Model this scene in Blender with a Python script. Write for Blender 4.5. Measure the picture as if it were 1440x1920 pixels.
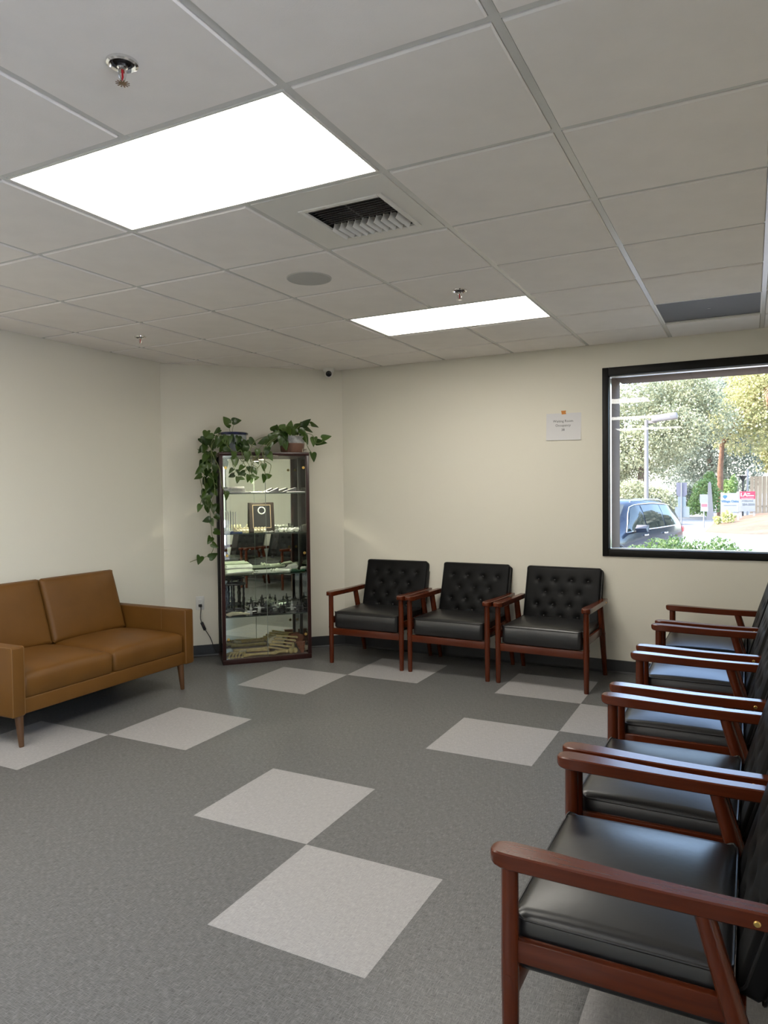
import bpy, bmesh, math, random
import numpy as np
from mathutils import Vector, Matrix, Euler, Quaternion

for o in list(bpy.data.objects):
    bpy.data.objects.remove(o)
scene = bpy.context.scene
COL = scene.collection
rnd = random.Random(7)
pi = math.pi

# ------------------------------------------------------------------ camera
CAM_R = np.array([[0.88972222, 0.45635856, -0.01145613],
                  [0.00387375, -0.03264211, -0.9994596],
                  [-0.45648589, 0.88919703, -0.03081023]])     # rows: right, down, forward
CAM_F = 1344.23
CAM_H = 1.4643
CEIL = 2.5906
cam_d = bpy.data.cameras.new('camera')
cam = bpy.data.objects.new('camera', cam_d)
COL.objects.link(cam)
cam_d.sensor_fit = 'VERTICAL'
cam_d.sensor_height = 36.0
cam_d.lens = CAM_F / 1920.0 * 36.0
cam_d.clip_start = 0.02
cam_d.clip_end = 400
m = Matrix.Identity(4)
for i in range(3):
    m[i][0] = CAM_R[0][i]; m[i][1] = -CAM_R[1][i]; m[i][2] = -CAM_R[2][i]
m[2][3] = CAM_H
cam.matrix_world = m
scene.camera = cam

# ------------------------------------------------------------------ light and exposure
PANEL = 6.6           # radiance of the ceiling panels
world = bpy.data.worlds.new('world')
scene.world = world
world.use_nodes = True
wn = world.node_tree.nodes; wl = world.node_tree.links
bg = wn['Background']
sky = wn.new('ShaderNodeTexSky')
sky.sky_type = 'NISHITA'
sky.sun_disc = False
sky.sun_elevation = math.radians(48)
sky.sun_rotation = math.radians(247)
sky.air_density = 1.0; sky.dust_density = 2.5; sky.ozone_density = 1.0
wl.new(sky.outputs[0], bg.inputs[0])
bg.inputs[1].default_value = 0.88
sun_d = bpy.data.lights.new('sun', 'SUN')
sun_d.energy = 2.4
sun_d.color = (1.0, 0.95, 0.86)
sun_d.angle = math.radians(0.6)
sun = bpy.data.objects.new('sun', sun_d)
COL.objects.link(sun)
sun.rotation_euler = Vector((0.56, 0.24, -0.79)).to_track_quat('-Z', 'Y').to_euler()
vs = scene.view_settings
vs.view_transform = 'Standard'; vs.look = 'None'; vs.gamma = 1.0; vs.use_curve_mapping = False
vs.exposure = 1.12

# ------------------------------------------------------------------ pixel to place
CP = np.array([0, 0, CAM_H])
def ray(x, y): return CAM_R.T @ np.array([(x - 720) / CAM_F, (y - 960) / CAM_F, 1.0])
def on_z(x, y, z=0.0):
    d = ray(x, y); return Vector(CP + d * (z - CP[2]) / d[2])
def on_y(x, y, Y):
    d = ray(x, y); return Vector(CP + d * Y / d[1])
def on_plane(x, y, P, n):
    d = ray(x, y); n = np.array(n)
    return Vector(CP + d * ((np.array(P) - CP) @ n) / (d @ n))

# ------------------------------------------------------------------ materials
MATS = {}
def mat(name, base=(0.5, 0.5, 0.5), rough=0.5, metal=0.0, spec=0.5, coat=0.0, noise=None, bump=None, emit=None, sheen=0.0, sub=None):
    """principled; noise=(scale, amount) colour variation; bump=(scale, strength, dist)"""
    if name in MATS: return MATS[name]
    M = bpy.data.materials.new(name); M.use_nodes = True
    N = M.node_tree.nodes; L = M.node_tree.links; b = N['Principled BSDF']
    b.inputs['Base Color'].default_value = (*base, 1)
    b.inputs['Roughness'].default_value = rough
    b.inputs['Metallic'].default_value = metal
    b.inputs['Specular IOR Level'].default_value = spec
    b.inputs['Coat Weight'].default_value = coat
    b.inputs['Coat Roughness'].default_value = 0.15
    tc = N.new('ShaderNodeTexCoord')
    if noise:
        t = N.new('ShaderNodeTexNoise'); t.inputs['Scale'].default_value = noise[0]; t.inputs['Detail'].default_value = 4
        L.new(tc.outputs['Object'], t.inputs['Vector'])
        r = N.new('ShaderNodeMapRange'); r.inputs[1].default_value = 0.3; r.inputs[2].default_value = 0.7
        r.inputs[3].default_value = 1 - noise[1]; r.inputs[4].default_value = 1 + noise[1]
        L.new(t.outputs[0], r.inputs[0])
        mx = N.new('ShaderNodeVectorMath'); mx.operation = 'MULTIPLY'; mx.inputs[0].default_value = base
        L.new(r.outputs[0], mx.inputs[1]); L.new(mx.outputs[0], b.inputs['Base Color'])
    if bump:
        t = N.new('ShaderNodeTexNoise'); t.inputs['Scale'].default_value = bump[0]; t.inputs['Detail'].default_value = 3
        L.new(tc.outputs['Object'], t.inputs['Vector'])
        bp = N.new('ShaderNodeBump'); bp.inputs['Strength'].default_value = bump[1]; bp.inputs['Distance'].default_value = bump[2]
        L.new(t.outputs[0], bp.inputs['Height']); L.new(bp.outputs[0], b.inputs['Normal'])
    if emit:
        b.inputs['Emission Color'].default_value = (*emit[0], 1); b.inputs['Emission Strength'].default_value = emit[1]
    MATS[name] = M
    return M

def wood(name, base, rough=0.35, axis=0, coat=0.12, amount=0.16, scale=5.0):
    if name in MATS: return MATS[name]
    M = mat(name, base, rough, coat=coat, spec=0.4)
    N = M.node_tree.nodes; L = M.node_tree.links; b = N['Principled BSDF']
    tc = N.new('ShaderNodeTexCoord'); mp = N.new('ShaderNodeMapping')
    s = [scale * 12] * 3; s[axis] = scale
    mp.inputs['Scale'].default_value = s
    t = N.new('ShaderNodeTexNoise'); t.inputs['Scale'].default_value = 1.0; t.inputs['Detail'].default_value = 6; t.inputs['Distortion'].default_value = 0.6
    L.new(tc.outputs['Object'], mp.inputs[0]); L.new(mp.outputs[0], t.inputs['Vector'])
    r = N.new('ShaderNodeMapRange'); r.inputs[1].default_value = 0.3; r.inputs[2].default_value = 0.7
    r.inputs[3].default_value = 1 - amount; r.inputs[4].default_value = 1 + amount
    mx = N.new('ShaderNodeVectorMath'); mx.operation = 'MULTIPLY'; mx.inputs[0].default_value = base
    L.new(t.outputs[0], r.inputs[0]); L.new(r.outputs[0], mx.inputs[1]); L.new(mx.outputs[0], b.inputs['Base Color'])
    return M

def thin_glass(name, tint=(1, 1, 1), ior=1.45, rough=0.0, extra=0.0):
    if name in MATS: return MATS[name]
    M = bpy.data.materials.new(name); M.use_nodes = True
    N = M.node_tree.nodes; L = M.node_tree.links; N.clear()
    o = N.new('ShaderNodeOutputMaterial'); t = N.new('ShaderNodeBsdfTransparent'); g = N.new('ShaderNodeBsdfGlossy')
    t.inputs[0].default_value = (*tint, 1); g.inputs['Roughness'].default_value = rough
    fr = N.new('ShaderNodeFresnel'); fr.inputs[0].default_value = ior
    ad = N.new('ShaderNodeMath'); ad.operation = 'ADD'; ad.inputs[1].default_value = extra; ad.use_clamp = True
    mx = N.new('ShaderNodeMixShader')
    L.new(fr.outputs[0], ad.inputs[0]); L.new(ad.outputs[0], mx.inputs[0]); L.new(t.outputs[0], mx.inputs[1]); L.new(g.outputs[0], mx.inputs[2]); L.new(mx.outputs[0], o.inputs[0])
    MATS[name] = M
    return M

def leaf_mat(name, c1, c2, rough=0.45, transl=0.25):
    """leaf colours vary per leaf (mesh island) between c1 and c2"""
    if name in MATS: return MATS[name]
    M = bpy.data.materials.new(name); M.use_nodes = True
    N = M.node_tree.nodes; L = M.node_tree.links; b = N['Principled BSDF']; out = N['Material Output']
    g = N.new('ShaderNodeNewGeometry'); oi = N.new('ShaderNodeObjectInfo')
    ad = N.new('ShaderNodeMath'); ad.operation = 'ADD'; fr = N.new('ShaderNodeMath'); fr.operation = 'FRACT'
    L.new(g.outputs['Random Per Island'], ad.inputs[0]); L.new(oi.outputs['Random'], ad.inputs[1]); L.new(ad.outputs[0], fr.inputs[0])
    cr = N.new('ShaderNodeMix'); cr.data_type = 'RGBA'
    cr.inputs[6].default_value = (*c1, 1); cr.inputs[7].default_value = (*c2, 1)
    L.new(fr.outputs[0], cr.inputs[0]); L.new(cr.outputs[2], b.inputs['Base Color'])
    b.inputs['Roughness'].default_value = rough
    tr = N.new('ShaderNodeBsdfTranslucent'); L.new(cr.outputs[2], tr.inputs[0])
    mx = N.new('ShaderNodeMixShader'); mx.inputs[0].default_value = transl
    L.new(b.outputs[0], mx.inputs[1]); L.new(tr.outputs[0], mx.inputs[2]); L.new(mx.outputs[0], out.inputs[0])
    MATS[name] = M
    return M

def weave_mat(name, base, amount, rough):
    """sheet vinyl printed with a fine cross-hatch of threads"""
    M = mat(name, base, rough, spec=0.35)
    N = M.node_tree.nodes; L = M.node_tree.links; b = N['Principled BSDF']
    tc = N.new('ShaderNodeTexCoord'); outs = []
    for s in ((520, 36, 1), (36, 520, 1)):
        mp = N.new('ShaderNodeMapping'); mp.inputs['Scale'].default_value = s
        mp.inputs['Rotation'].default_value = (0, 0, 0.06)
        t = N.new('ShaderNodeTexNoise'); t.inputs['Scale'].default_value = 1; t.inputs['Detail'].default_value = 2
        L.new(tc.outputs['Object'], mp.inputs[0]); L.new(mp.outputs[0], t.inputs['Vector']); outs.append(t)
    a = N.new('ShaderNodeMath'); a.operation = 'MAXIMUM'
    L.new(outs[0].outputs[0], a.inputs[0]); L.new(outs[1].outputs[0], a.inputs[1])
    r = N.new('ShaderNodeMapRange'); r.inputs[1].default_value = 0.42; r.inputs[2].default_value = 0.72
    r.inputs[3].default_value = 1 - amount; r.inputs[4].default_value = 1 + amount
    L.new(a.outputs[0], r.inputs[0])
    mx = N.new('ShaderNodeVectorMath'); mx.operation = 'MULTIPLY'; mx.inputs[0].default_value = base
    L.new(r.outputs[0], mx.inputs[1]); L.new(mx.outputs[0], b.inputs['Base Color'])
    bp = N.new('ShaderNodeBump'); bp.inputs['Strength'].default_value = 0.25; bp.inputs['Distance'].default_value = 0.0006
    L.new(a.outputs[0], bp.inputs['Height']); L.new(bp.outputs[0], b.inputs['Normal'])
    return M

WALL = mat('wall_paint', (0.76, 0.725, 0.63), 0.75, spec=0.25, bump=(120, 0.15, 0.0008))
TILE = mat('ceiling_tile', (0.88, 0.838, 0.80), 0.9, spec=0.1, noise=(9, 0.02), bump=(260, 0.35, 0.001))
TEE = mat('grid_metal', (0.72, 0.71, 0.68), 0.25, spec=0.5)
FRAME_W = mat('white_enamel', (0.76, 0.74, 0.70), 0.4)
FLOOR_D = weave_mat('vinyl_dark', (0.150, 0.149, 0.148), 0.52, 0.38)
FLOOR_L = weave_mat('vinyl_light', (0.365, 0.354, 0.354), 0.22, 0.42)
BASE = mat('vinyl_base', (0.030, 0.031, 0.034), 0.45)
BLACK_FR = mat('black_aluminium', (0.006, 0.0055, 0.005), 0.5, spec=0.25)
SILVER = mat('bright_aluminium', (0.7, 0.7, 0.7), 0.3, metal=1.0)
STUCCO = mat('brown_stucco', (0.095, 0.050, 0.022), 0.9, noise=(30, 0.12), bump=(60, 0.6, 0.004))
GLASS = thin_glass('window_glass', (0.97, 0.98, 0.98))
CGLASS = thin_glass('cabinet_glass', (0.97, 0.985, 0.975))
SHELF_G = thin_glass('shelf_glass', (0.90, 0.95, 0.92), extra=0.03)
MIRROR = mat('mirror', (0.88, 0.92, 0.82), 0.01, metal=1.0)
CHROME = mat('chrome', (0.80, 0.79, 0.78), 0.15, metal=1.0)
STEEL = mat('steel', (0.72, 0.72, 0.71), 0.30, metal=0.75)
DSTEEL = mat('dark_steel', (0.12, 0.12, 0.13), 0.35, metal=0.8)
BLACKP = mat('black_plastic', (0.012, 0.012, 0.013), 0.4)
WHITEP = mat('white_plastic', (0.72, 0.71, 0.68), 0.35)
BRASS = mat('brass', (0.85, 0.58, 0.18), 0.3, metal=1.0)
RED = mat('red_glass', (0.5, 0.02, 0.03), 0.2)
CWOODX = wood('chair_wood_x', (0.092, 0.0172, 0.0048), 0.24, 0)
CWOODY = wood('chair_wood_y', (0.092, 0.0172, 0.0048), 0.24, 1)
CWOODZ = wood('chair_wood_z', (0.092, 0.0172, 0.0048), 0.24, 2)
LEATHER = mat('black_leather', (0.007, 0.007, 0.008), 0.35, spec=0.75, bump=(45, 0.10, 0.003))
LEATHER_B = mat('black_leather_back', (0.0045, 0.0045, 0.005), 0.46, spec=0.16, bump=(18, 0.15, 0.006))
PIPING = mat('black_piping', (0.008, 0.008, 0.009), 0.4)
TAN = mat('tan_leather', (0.142, 0.060, 0.0105), 0.48, spec=0.3, noise=(5, 0.10), bump=(160, 0.12, 0.001))
TANSEAM = mat('tan_seam', (0.19, 0.088, 0.022), 0.5)
SLEG = wood('sofa_leg_wood', (0.10, 0.045, 0.018), 0.4, 2)
CABW = wood('cabinet_mahogany', (0.030, 0.0075, 0.0065), 0.30, 2)
CABF = mat('cabinet_floor', (0.26, 0.175, 0.165), 0.35, noise=(12, 0.1))

# ------------------------------------------------------------------ mesh helpers
class MB:
    def __init__(s): s.v = []; s.f = []
    def add(s, vs_, fs):
        k = len(s.v); s.v += [tuple(p) for p in vs_]; s.f += [tuple(i + k for i in f) for f in fs]; return s
    def box(s, c, d, rot=None):
        x, y, z = d[0] / 2, d[1] / 2, d[2] / 2
        P = [Vector((i * x, j * y, k * z)) for i in (-1, 1) for j in (-1, 1) for k in (-1, 1)]
        if rot is not None: P = [rot @ p for p in P]
        P = [p + Vector(c) for p in P]
        return s.add(P, [(0, 1, 3, 2), (4, 6, 7, 5), (0, 4, 5, 1), (2, 3, 7, 6), (0, 2, 6, 4), (1, 5, 7, 3)])
    def bb(s, lo, hi): return s.box([(a + b) / 2 for a, b in zip(lo, hi)], [b - a for a, b in zip(lo, hi)])
    def rbox(s, c, d, r=0.005, seg=2, rot=None):
        bm = bmesh.new(); bmesh.ops.create_cube(bm, size=1)
        for v in bm.verts: v.co = Vector((v.co.x * d[0], v.co.y * d[1], v.co.z * d[2]))
        bmesh.ops.bevel(bm, geom=list(bm.edges), offset=min(r, min(d) * 0.49), segments=seg, profile=0.5, affect='EDGES')
        bm.verts.index_update()
        P = [(rot @ v.co if rot is not None else v.co) + Vector(c) for v in bm.verts]
        F = [tuple(v.index for v in f.verts) for f in bm.faces]; bm.free()
        return s.add(P, F)
    def rbb(s, lo, hi, r=0.005, seg=2): return s.rbox([(a + b) / 2 for a, b in zip(lo, hi)], [b - a for a, b in zip(lo, hi)], r, seg)
    def tube(s, path, rad, n=8, caps=True, squash=1.0):
        path = [Vector(p) for p in path]
        if not hasattr(rad, '__len__'): rad = [rad] * len(path)
        k = len(s.v); up = None
        for i, p in enumerate(path):
            t = (path[min(i + 1, len(path) - 1)] - path[max(i - 1, 0)])
            if t.length < 1e-9: t = Vector((0, 0, 1))
            t.normalize()
            if up is None:
                up = Vector((0, 0, 1)) if abs(t.z) < 0.9 else Vector((1, 0, 0))
            a = up.cross(t)
            if a.length < 1e-6: a = Vector((1, 0, 0)).cross(t)
            a.normalize(); up = t.cross(a).normalized()
            for j in range(n):
                w = 2 * pi * j / n
                s.v.append(tuple(p + (a * math.cos(w) + up * math.sin(w) * squash) * rad[i]))
        for i in range(len(path) - 1):
            for j in range(n):
                q = (j + 1) % n
                s.f.append((k + i * n + j, k + i * n + q, k + (i + 1) * n + q, k + (i + 1) * n + j))
        if caps:
            s.f.append(tuple(k + j for j in reversed(range(n))))
            e = k + (len(path) - 1) * n; s.f.append(tuple(e + j for j in range(n)))
        return s
    def loop(s, path, rad, n=6):
        """closed tube"""
        path = [Vector(p) for p in path]; k = len(s.v); m_ = len(path)
        c = sum(path, Vector()) / m_
        nrm = Vector()
        for i in range(m_): nrm += (path[i] - c).cross(path[(i + 1) % m_] - c)
        nrm.normalize()
        for i, p in enumerate(path):
            t = (path[(i + 1) % m_] - path[i - 1]).normalized(); a = nrm.cross(t).normalized(); u = t.cross(a)
            for j in range(n):
                w = 2 * pi * j / n; s.v.append(tuple(p + (a * math.cos(w) + u * math.sin(w)) * rad))
        for i in range(m_):
            for j in range(n):
                q = (j + 1) % n; i2 = (i + 1) % m_
                s.f.append((k + i * n + j, k + i * n + q, k + i2 * n + q, k + i2 * n + j))
        return s
    def lathe(s, prof, c=(0, 0, 0), n=24, rot=None):
        """profile of (r, z); closed at ends where r = 0"""
        k = len(s.v); c = Vector(c); rings = []
        for r, z in prof:
            if r < 1e-6:
                p = Vector((0, 0, z)); rings.append([len(s.v)]); s.v.append(tuple((rot @ p if rot is not None else p) + c))
            else:
                ids = []
                for j in range(n):
                    p = Vector((r * math.cos(2 * pi * j / n), r * math.sin(2 * pi * j / n), z))
                    ids.append(len(s.v)); s.v.append(tuple((rot @ p if rot is not None else p) + c))
                rings.append(ids)
        for a, b in zip(rings[:-1], rings[1:]):
            for j in range(n):
                q = (j + 1) % n
                if len(a) == 1 and len(b) == 1: continue
                if len(a) == 1: s.f.append((a[0], b[q], b[j]))
                elif len(b) == 1: s.f.append((a[j], a[q], b[0]))
                else: s.f.append((a[j], a[q], b[q], b[j]))
        return s
    def loft(s, secs):
        """list of closed rings (same count), capped"""
        k = len(s.v); n = len(secs[0])
        for r in secs: s.v += [tuple(p) for p in r]
        for i in range(len(secs) - 1):
            for j in range(n):
                q = (j + 1) % n
                s.f.append((k + i * n + j, k + i * n + q, k + (i + 1) * n + q, k + (i + 1) * n + j))
        s.f.append(tuple(k + j for j in reversed(range(n)))); e = k + (len(secs) - 1) * n
        s.f.append(tuple(e + j for j in range(n)))
        return s
    def ball(s, c, r, n=10, m_=6, rot=None):
        if not hasattr(r, '__len__'): r = (r, r, r)
        k = len(s.v); c = Vector(c); rings = []
        for i in range(m_ + 1):
            th = pi * i / m_
            if i in (0, m_):
                p = Vector((0, 0, r[2] * math.cos(th))); rings.append([len(s.v)]); s.v.append(tuple((rot @ p if rot is not None else p) + c))
            else:
                ids = []
                for j in range(n):
                    w = 2 * pi * j / n
                    p = Vector((r[0] * math.sin(th) * math.cos(w), r[1] * math.sin(th) * math.sin(w), r[2] * math.cos(th)))
                    ids.append(len(s.v)); s.v.append(tuple((rot @ p if rot is not None else p) + c))
                rings.append(ids)
        for a, b in zip(rings[:-1], rings[1:]):
            for j in range(n):
                q = (j + 1) % n
                if len(a) == 1: s.f.append((a[0], b[j], b[q]))
                elif len(b) == 1: s.f.append((a[q], a[j], b[0]))
                else: s.f.append((a[j], b[j], b[q], a[q]))
        return s
    def mesh(s, name, smooth=True, angle=38):
        me = bpy.data.meshes.new(name); me.from_pydata(s.v, [], s.f); me.update()
        bm = bmesh.new(); bm.from_mesh(me); bmesh.ops.recalc_face_normals(bm, faces=list(bm.faces)); bm.to_mesh(me); bm.free()
        if smooth:
            me.polygons.foreach_set('use_smooth', [True] * len(me.polygons))
            me.set_sharp_from_angle(angle=math.radians(angle))
        return me

def obj(name, mb, material, parent=None, loc=(0, 0, 0), rot=(0, 0, 0), smooth=True, angle=38):
    me = mb.mesh(name, smooth, angle) if isinstance(mb, MB) else mb
    o = bpy.data.objects.new(name, me); COL.objects.link(o)
    if material is not None and not me.materials: me.materials.append(material)
    o.parent = parent; o.location = loc; o.rotation_euler = rot
    return o
def thing(name, label, cat, loc=(0, 0, 0), rz=0.0, group=None):
    o = bpy.data.objects.new(name, None); COL.objects.link(o)
    o.empty_display_size = 0.1; o.location = loc; o.rotation_euler = (0, 0, rz)
    return tag(o, label, cat, group)
def tag(o, label, cat, group=None, kind=None):
    o['label'] = label; o['category'] = cat
    if group: o['group'] = group
    if kind: o['kind'] = kind
    return o
def struct(name, mb, material, parent=None, label=None, **k):
    o = obj(name, mb, material, parent, **k); o['kind'] = 'structure'
    if label: o['label'] = label
    return o
def copy_tree(o, parent=None):
    c = o.copy(); COL.objects.link(c); c.parent = parent
    for ch in list(o.children): copy_tree(ch, c)
    return c

def text_mesh(body, size, depth=0.0004, align='CENTER', bold=0.0):
    cu = bpy.data.curves.new('lettering', 'FONT'); cu.body = body; cu.size = size; cu.align_x = align; cu.align_y = 'CENTER'
    cu.extrude = depth; cu.offset = bold; cu.resolution_u = 2
    t = bpy.data.objects.new('lettering', cu); COL.objects.link(t)
    bpy.context.view_layer.update()
    me = bpy.data.meshes.new_from_object(t.evaluated_get(bpy.context.evaluated_depsgraph_get()))
    bpy.data.objects.remove(t); bpy.data.curves.remove(cu)
    return me

# ================================================================== THE ROOM
XL, YB, XR, YF = -4.57, 5.83, 0.42, -4.20        # left wall, window wall, right wall, wall behind the camera
AX, AY = -4.57, 4.68                              # corners of the diagonal wall
BX, BY = -3.42, 5.83
HW = 2.72                                         # walls run up past the ceiling grid
T = 0.6096
TH = 0.12

def wall_quad(name, p, q, th=TH, h=HW, mb=None):
    """wall slab from p to q (inner face), thickness to the right-hand outside"""
    mb = mb or MB()
    p, q = Vector((p[0], p[1], 0)), Vector((q[0], q[1], 0)); d = (q - p).normalized(); n = Vector((-d.y, d.x, 0))
    a, b, c, e = p, q, q + n * th, p + n * th
    mb.add([a, b, c, e] + [v + Vector((0, 0, h)) for v in (a, b, c, e)],
           [(0, 1, 2, 3), (4, 7, 6, 5), (0, 4, 5, 1), (1, 5, 6, 2), (2, 6, 7, 3), (3, 7, 4, 0)])
    return struct(name, mb, WALL, smooth=False)
wall_quad('wall_left', (XL, YF), (XL, AY))
wall_quad('wall_corner', (AX, AY), (BX, BY))
QY0, QY1, QZ0, QZ1 = -4.00, 1.25, 0.10, 2.50          # unseen glazing beside the camera, added to let in side daylight
mb = MB()
mb.bb((XR, QY1, 0), (XR + TH, YB, HW)); mb.bb((XR, YF, 0), (XR + TH, QY0, HW)); mb.bb((XR, QY0, 0), (XR + TH, QY1, QZ0)); mb.bb((XR, QY0, QZ1), (XR + TH, QY1, HW))
struct('wall_right', mb, WALL, smooth=False)
w2 = bpy.data.objects.new('added_glazing', None); COL.objects.link(w2); w2['kind'] = 'structure'
mb = MB()
for y in (QY0, QY0 + (QY1 - QY0) / 3 - 0.025, QY0 + (QY1 - QY0) * 2 / 3 - 0.025, QY1 - 0.05): mb.bb((XR + 0.03, y, QZ0), (XR + 0.09, y + 0.05, QZ1))
mb.bb((XR + 0.03, QY0, QZ0), (XR + 0.09, QY1, QZ0 + 0.05)); mb.bb((XR + 0.03, QY0, QZ1 - 0.05), (XR + 0.09, QY1, QZ1))
obj('window_frame', mb, BLACK_FR, w2, smooth=False)
obj('window_glass', MB().bb((XR + 0.055, QY0 + 0.02, QZ0 + 0.02), (XR + 0.061, QY1 - 0.02, QZ1 - 0.02)), GLASS, w2, smooth=False)
# window wall with opening
WX0, WX1, WZ0, WZ1 = -1.035, 0.315, 0.935, 2.385
mb = MB()
mb.bb((BX, YB, 0), (WX0, YB + TH, HW)); mb.bb((WX1, YB, 0), (XR, YB + TH, HW))
mb.bb((WX0, YB, 0), (WX1, YB + TH, WZ0)); mb.bb((WX0, YB, WZ1), (WX1, YB + TH, HW))
struct('wall_back', mb, WALL, smooth=False)
# wall behind the camera
struct('wall_front', MB().bb((XL, YF - TH, 0), (XR, YF, HW)), WALL, smooth=False)
# stucco outside: deep reveal around the window, roof over everything
JX, JZ, SY = -1.0, 2.335, 6.38
mb = MB()
mb.rbb((BX - 1.6, YB + TH, -0.6), (JX, SY, 3.3), 0.03); mb.rbb((JX + 0.002, YB + TH, JZ), (XR + 2.6, SY, 3.3), 0.03)
mb.rbb((XR + 0.13, YB + TH, -0.6), (XR + 2.6, SY, JZ - 0.002), 0.03); mb.rbb((JX - 0.02, YB + TH, -0.6), (XR + 0.16, SY - 0.02, 0.86), 0.02)
struct('trim_1', mb, STUCCO, label='brown stucco surround outside the window')
struct('trim_2', MB().bb((XL - 0.6, YF - 0.5, 2.75), (XR + 0.3, SY, 2.95)), mat('roofing', (0.3, 0.29, 0.28), 0.9), label='flat roof over the room')

# ---- floor
fl = struct('floor', MB().bb((XL - 0.1, YF - 0.1, -0.12), (XR + 0.1, YB + 0.1, 0.0)), FLOOR_D, label='dark grey cross-hatched vinyl floor', smooth=False)
FX, FY = -1.6359, 1.8394
lt = MB().bb((0.0008, 0.0008, -0.002), (T - 0.0008, T - 0.0008, 0.0005)).mesh('tile', False); lt.materials.append(FLOOR_L)
for (i, j) in ((0, 0), (-1, 1), (-3, 2), (-4, 1), (0, 3), (-3, 4), (-2, 5), (0, 5), (1, 4), (2, 0), (-2, -2), (1, -2), (-4, -1), (-1, -4), (2, -4), (-3, -5)):
    t = obj('tile', lt, None, fl, (FX + i * T, FY + j * T, 0))

# ---- baseboards
def baseboard(name, p, q):
    p, q = Vector((p[0], p[1], 0)), Vector((q[0], q[1], 0)); d = (q - p).normalized(); n = Vector((d.y, -d.x, 0))
    prof = [(0.0, 0.0), (0.016, 0.0), (0.010, 0.006), (0.005, 0.016), (0.004, 0.098), (0.0, 0.102)]
    mb = MB().loft([[p + n * a + Vector((0, 0, b)) for a, b in prof], [q + n * a + Vector((0, 0, b)) for a, b in prof]])
    struct(name, mb, BASE, smooth=False)
baseboard('baseboard_left', (XL, YF), (XL, AY)); baseboard('baseboard_corner', (AX, AY), (BX, BY))
baseboard('baseboard_back', (BX, BY), (XR, YB)); baseboard('baseboard_right', (XR, YB), (XR, YF))

# ---- suspended ceiling: a tee grid with tiles that hang a little below it
GX, GY = -1.1606, 1.6824
ce = struct('ceiling', MB().bb((XL - 0.05, YF - 0.05, CEIL + 0.06), (XR + 0.05, YB + 0.05, CEIL + 0.10)), FRAME_W, smooth=False, label='suspended ceiling of square white tiles in a metal grid')
tee_w = 0.024
xs = [GX + a * T for a in range(-6, 4)]; ys = [GY + b * T for b in range(-10, 8)]
xs = [x for x in xs if XL + 0.01 < x < XR - 0.01]; ys = [y for y in ys if YF + 0.01 < y < YB - 0.01]
def inside_cut(x0, x1, y0, y1):
    """clip a rectangle against the diagonal corner y - x = c; returns polygon"""
    c = AY - AX
    P = [(x0, y0), (x1, y0), (x1, y1), (x0, y1)]; out = []
    for i in range(4):
        a, b = P[i], P[(i + 1) % 4]; fa, fb = c - (a[1] - a[0]), c - (b[1] - b[0])
        if fa >= 0: out.append(a)
        if fa * fb < 0:
            t = fa / (fa - fb); out.append((a[0] + (b[0] - a[0]) * t, a[1] + (b[1] - a[1]) * t))
    return out
for x in xs:
    P = inside_cut(x - tee_w / 2, x + tee_w / 2, YF, YB)
    obj('main_tee', MB().loft([[(a, b, CEIL) for a, b in P], [(a, b, CEIL + 0.03) for a, b in P]]), TEE, ce, smooth=False)
for y in ys:
    P = inside_cut(XL, XR, y - tee_w / 2, y + tee_w / 2)
    obj('cross_tee', MB().loft([[(a, b, CEIL + 0.0004) for a, b in P], [(a, b, CEIL + 0.03) for a, b in P]]), TEE, ce, smooth=False)
for nm, P in (('wall_angle', [(XL, YF), (XL + 0.022, YF), (XL + 0.022, AY), (XL, AY)]), ('wall_angle', [(BX, YB - 0.022), (XR, YB - 0.022), (XR, YB), (BX, YB)]),
              ('wall_angle', [(XR - 0.022, YF), (XR, YF), (XR, YB), (XR - 0.022, YB)]),
              ('wall_angle', [(AX, AY), (AX + 0.0155, AY - 0.0155), (BX + 0.0155, BY - 0.0155), (BX, BY)])):
    obj(nm, MB().loft([[(a, b, CEIL - 0.0006) for a, b in P], [(a, b, CEIL + 0.03) for a, b in P]]), TEE, ce, smooth=False)
special = {(-2, 0), (-1, 0), (-2, 4), (-1, 4), (-1, 1), (1, 5), (-2, -4), (-1, -4), (-5, -1), (-4, -1), (-2, -8), (-1, -8)}     # lights, vent, return grille
gx = [XL] + xs + [XR]; gy = [YF] + ys + [YB]
full = None
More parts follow.
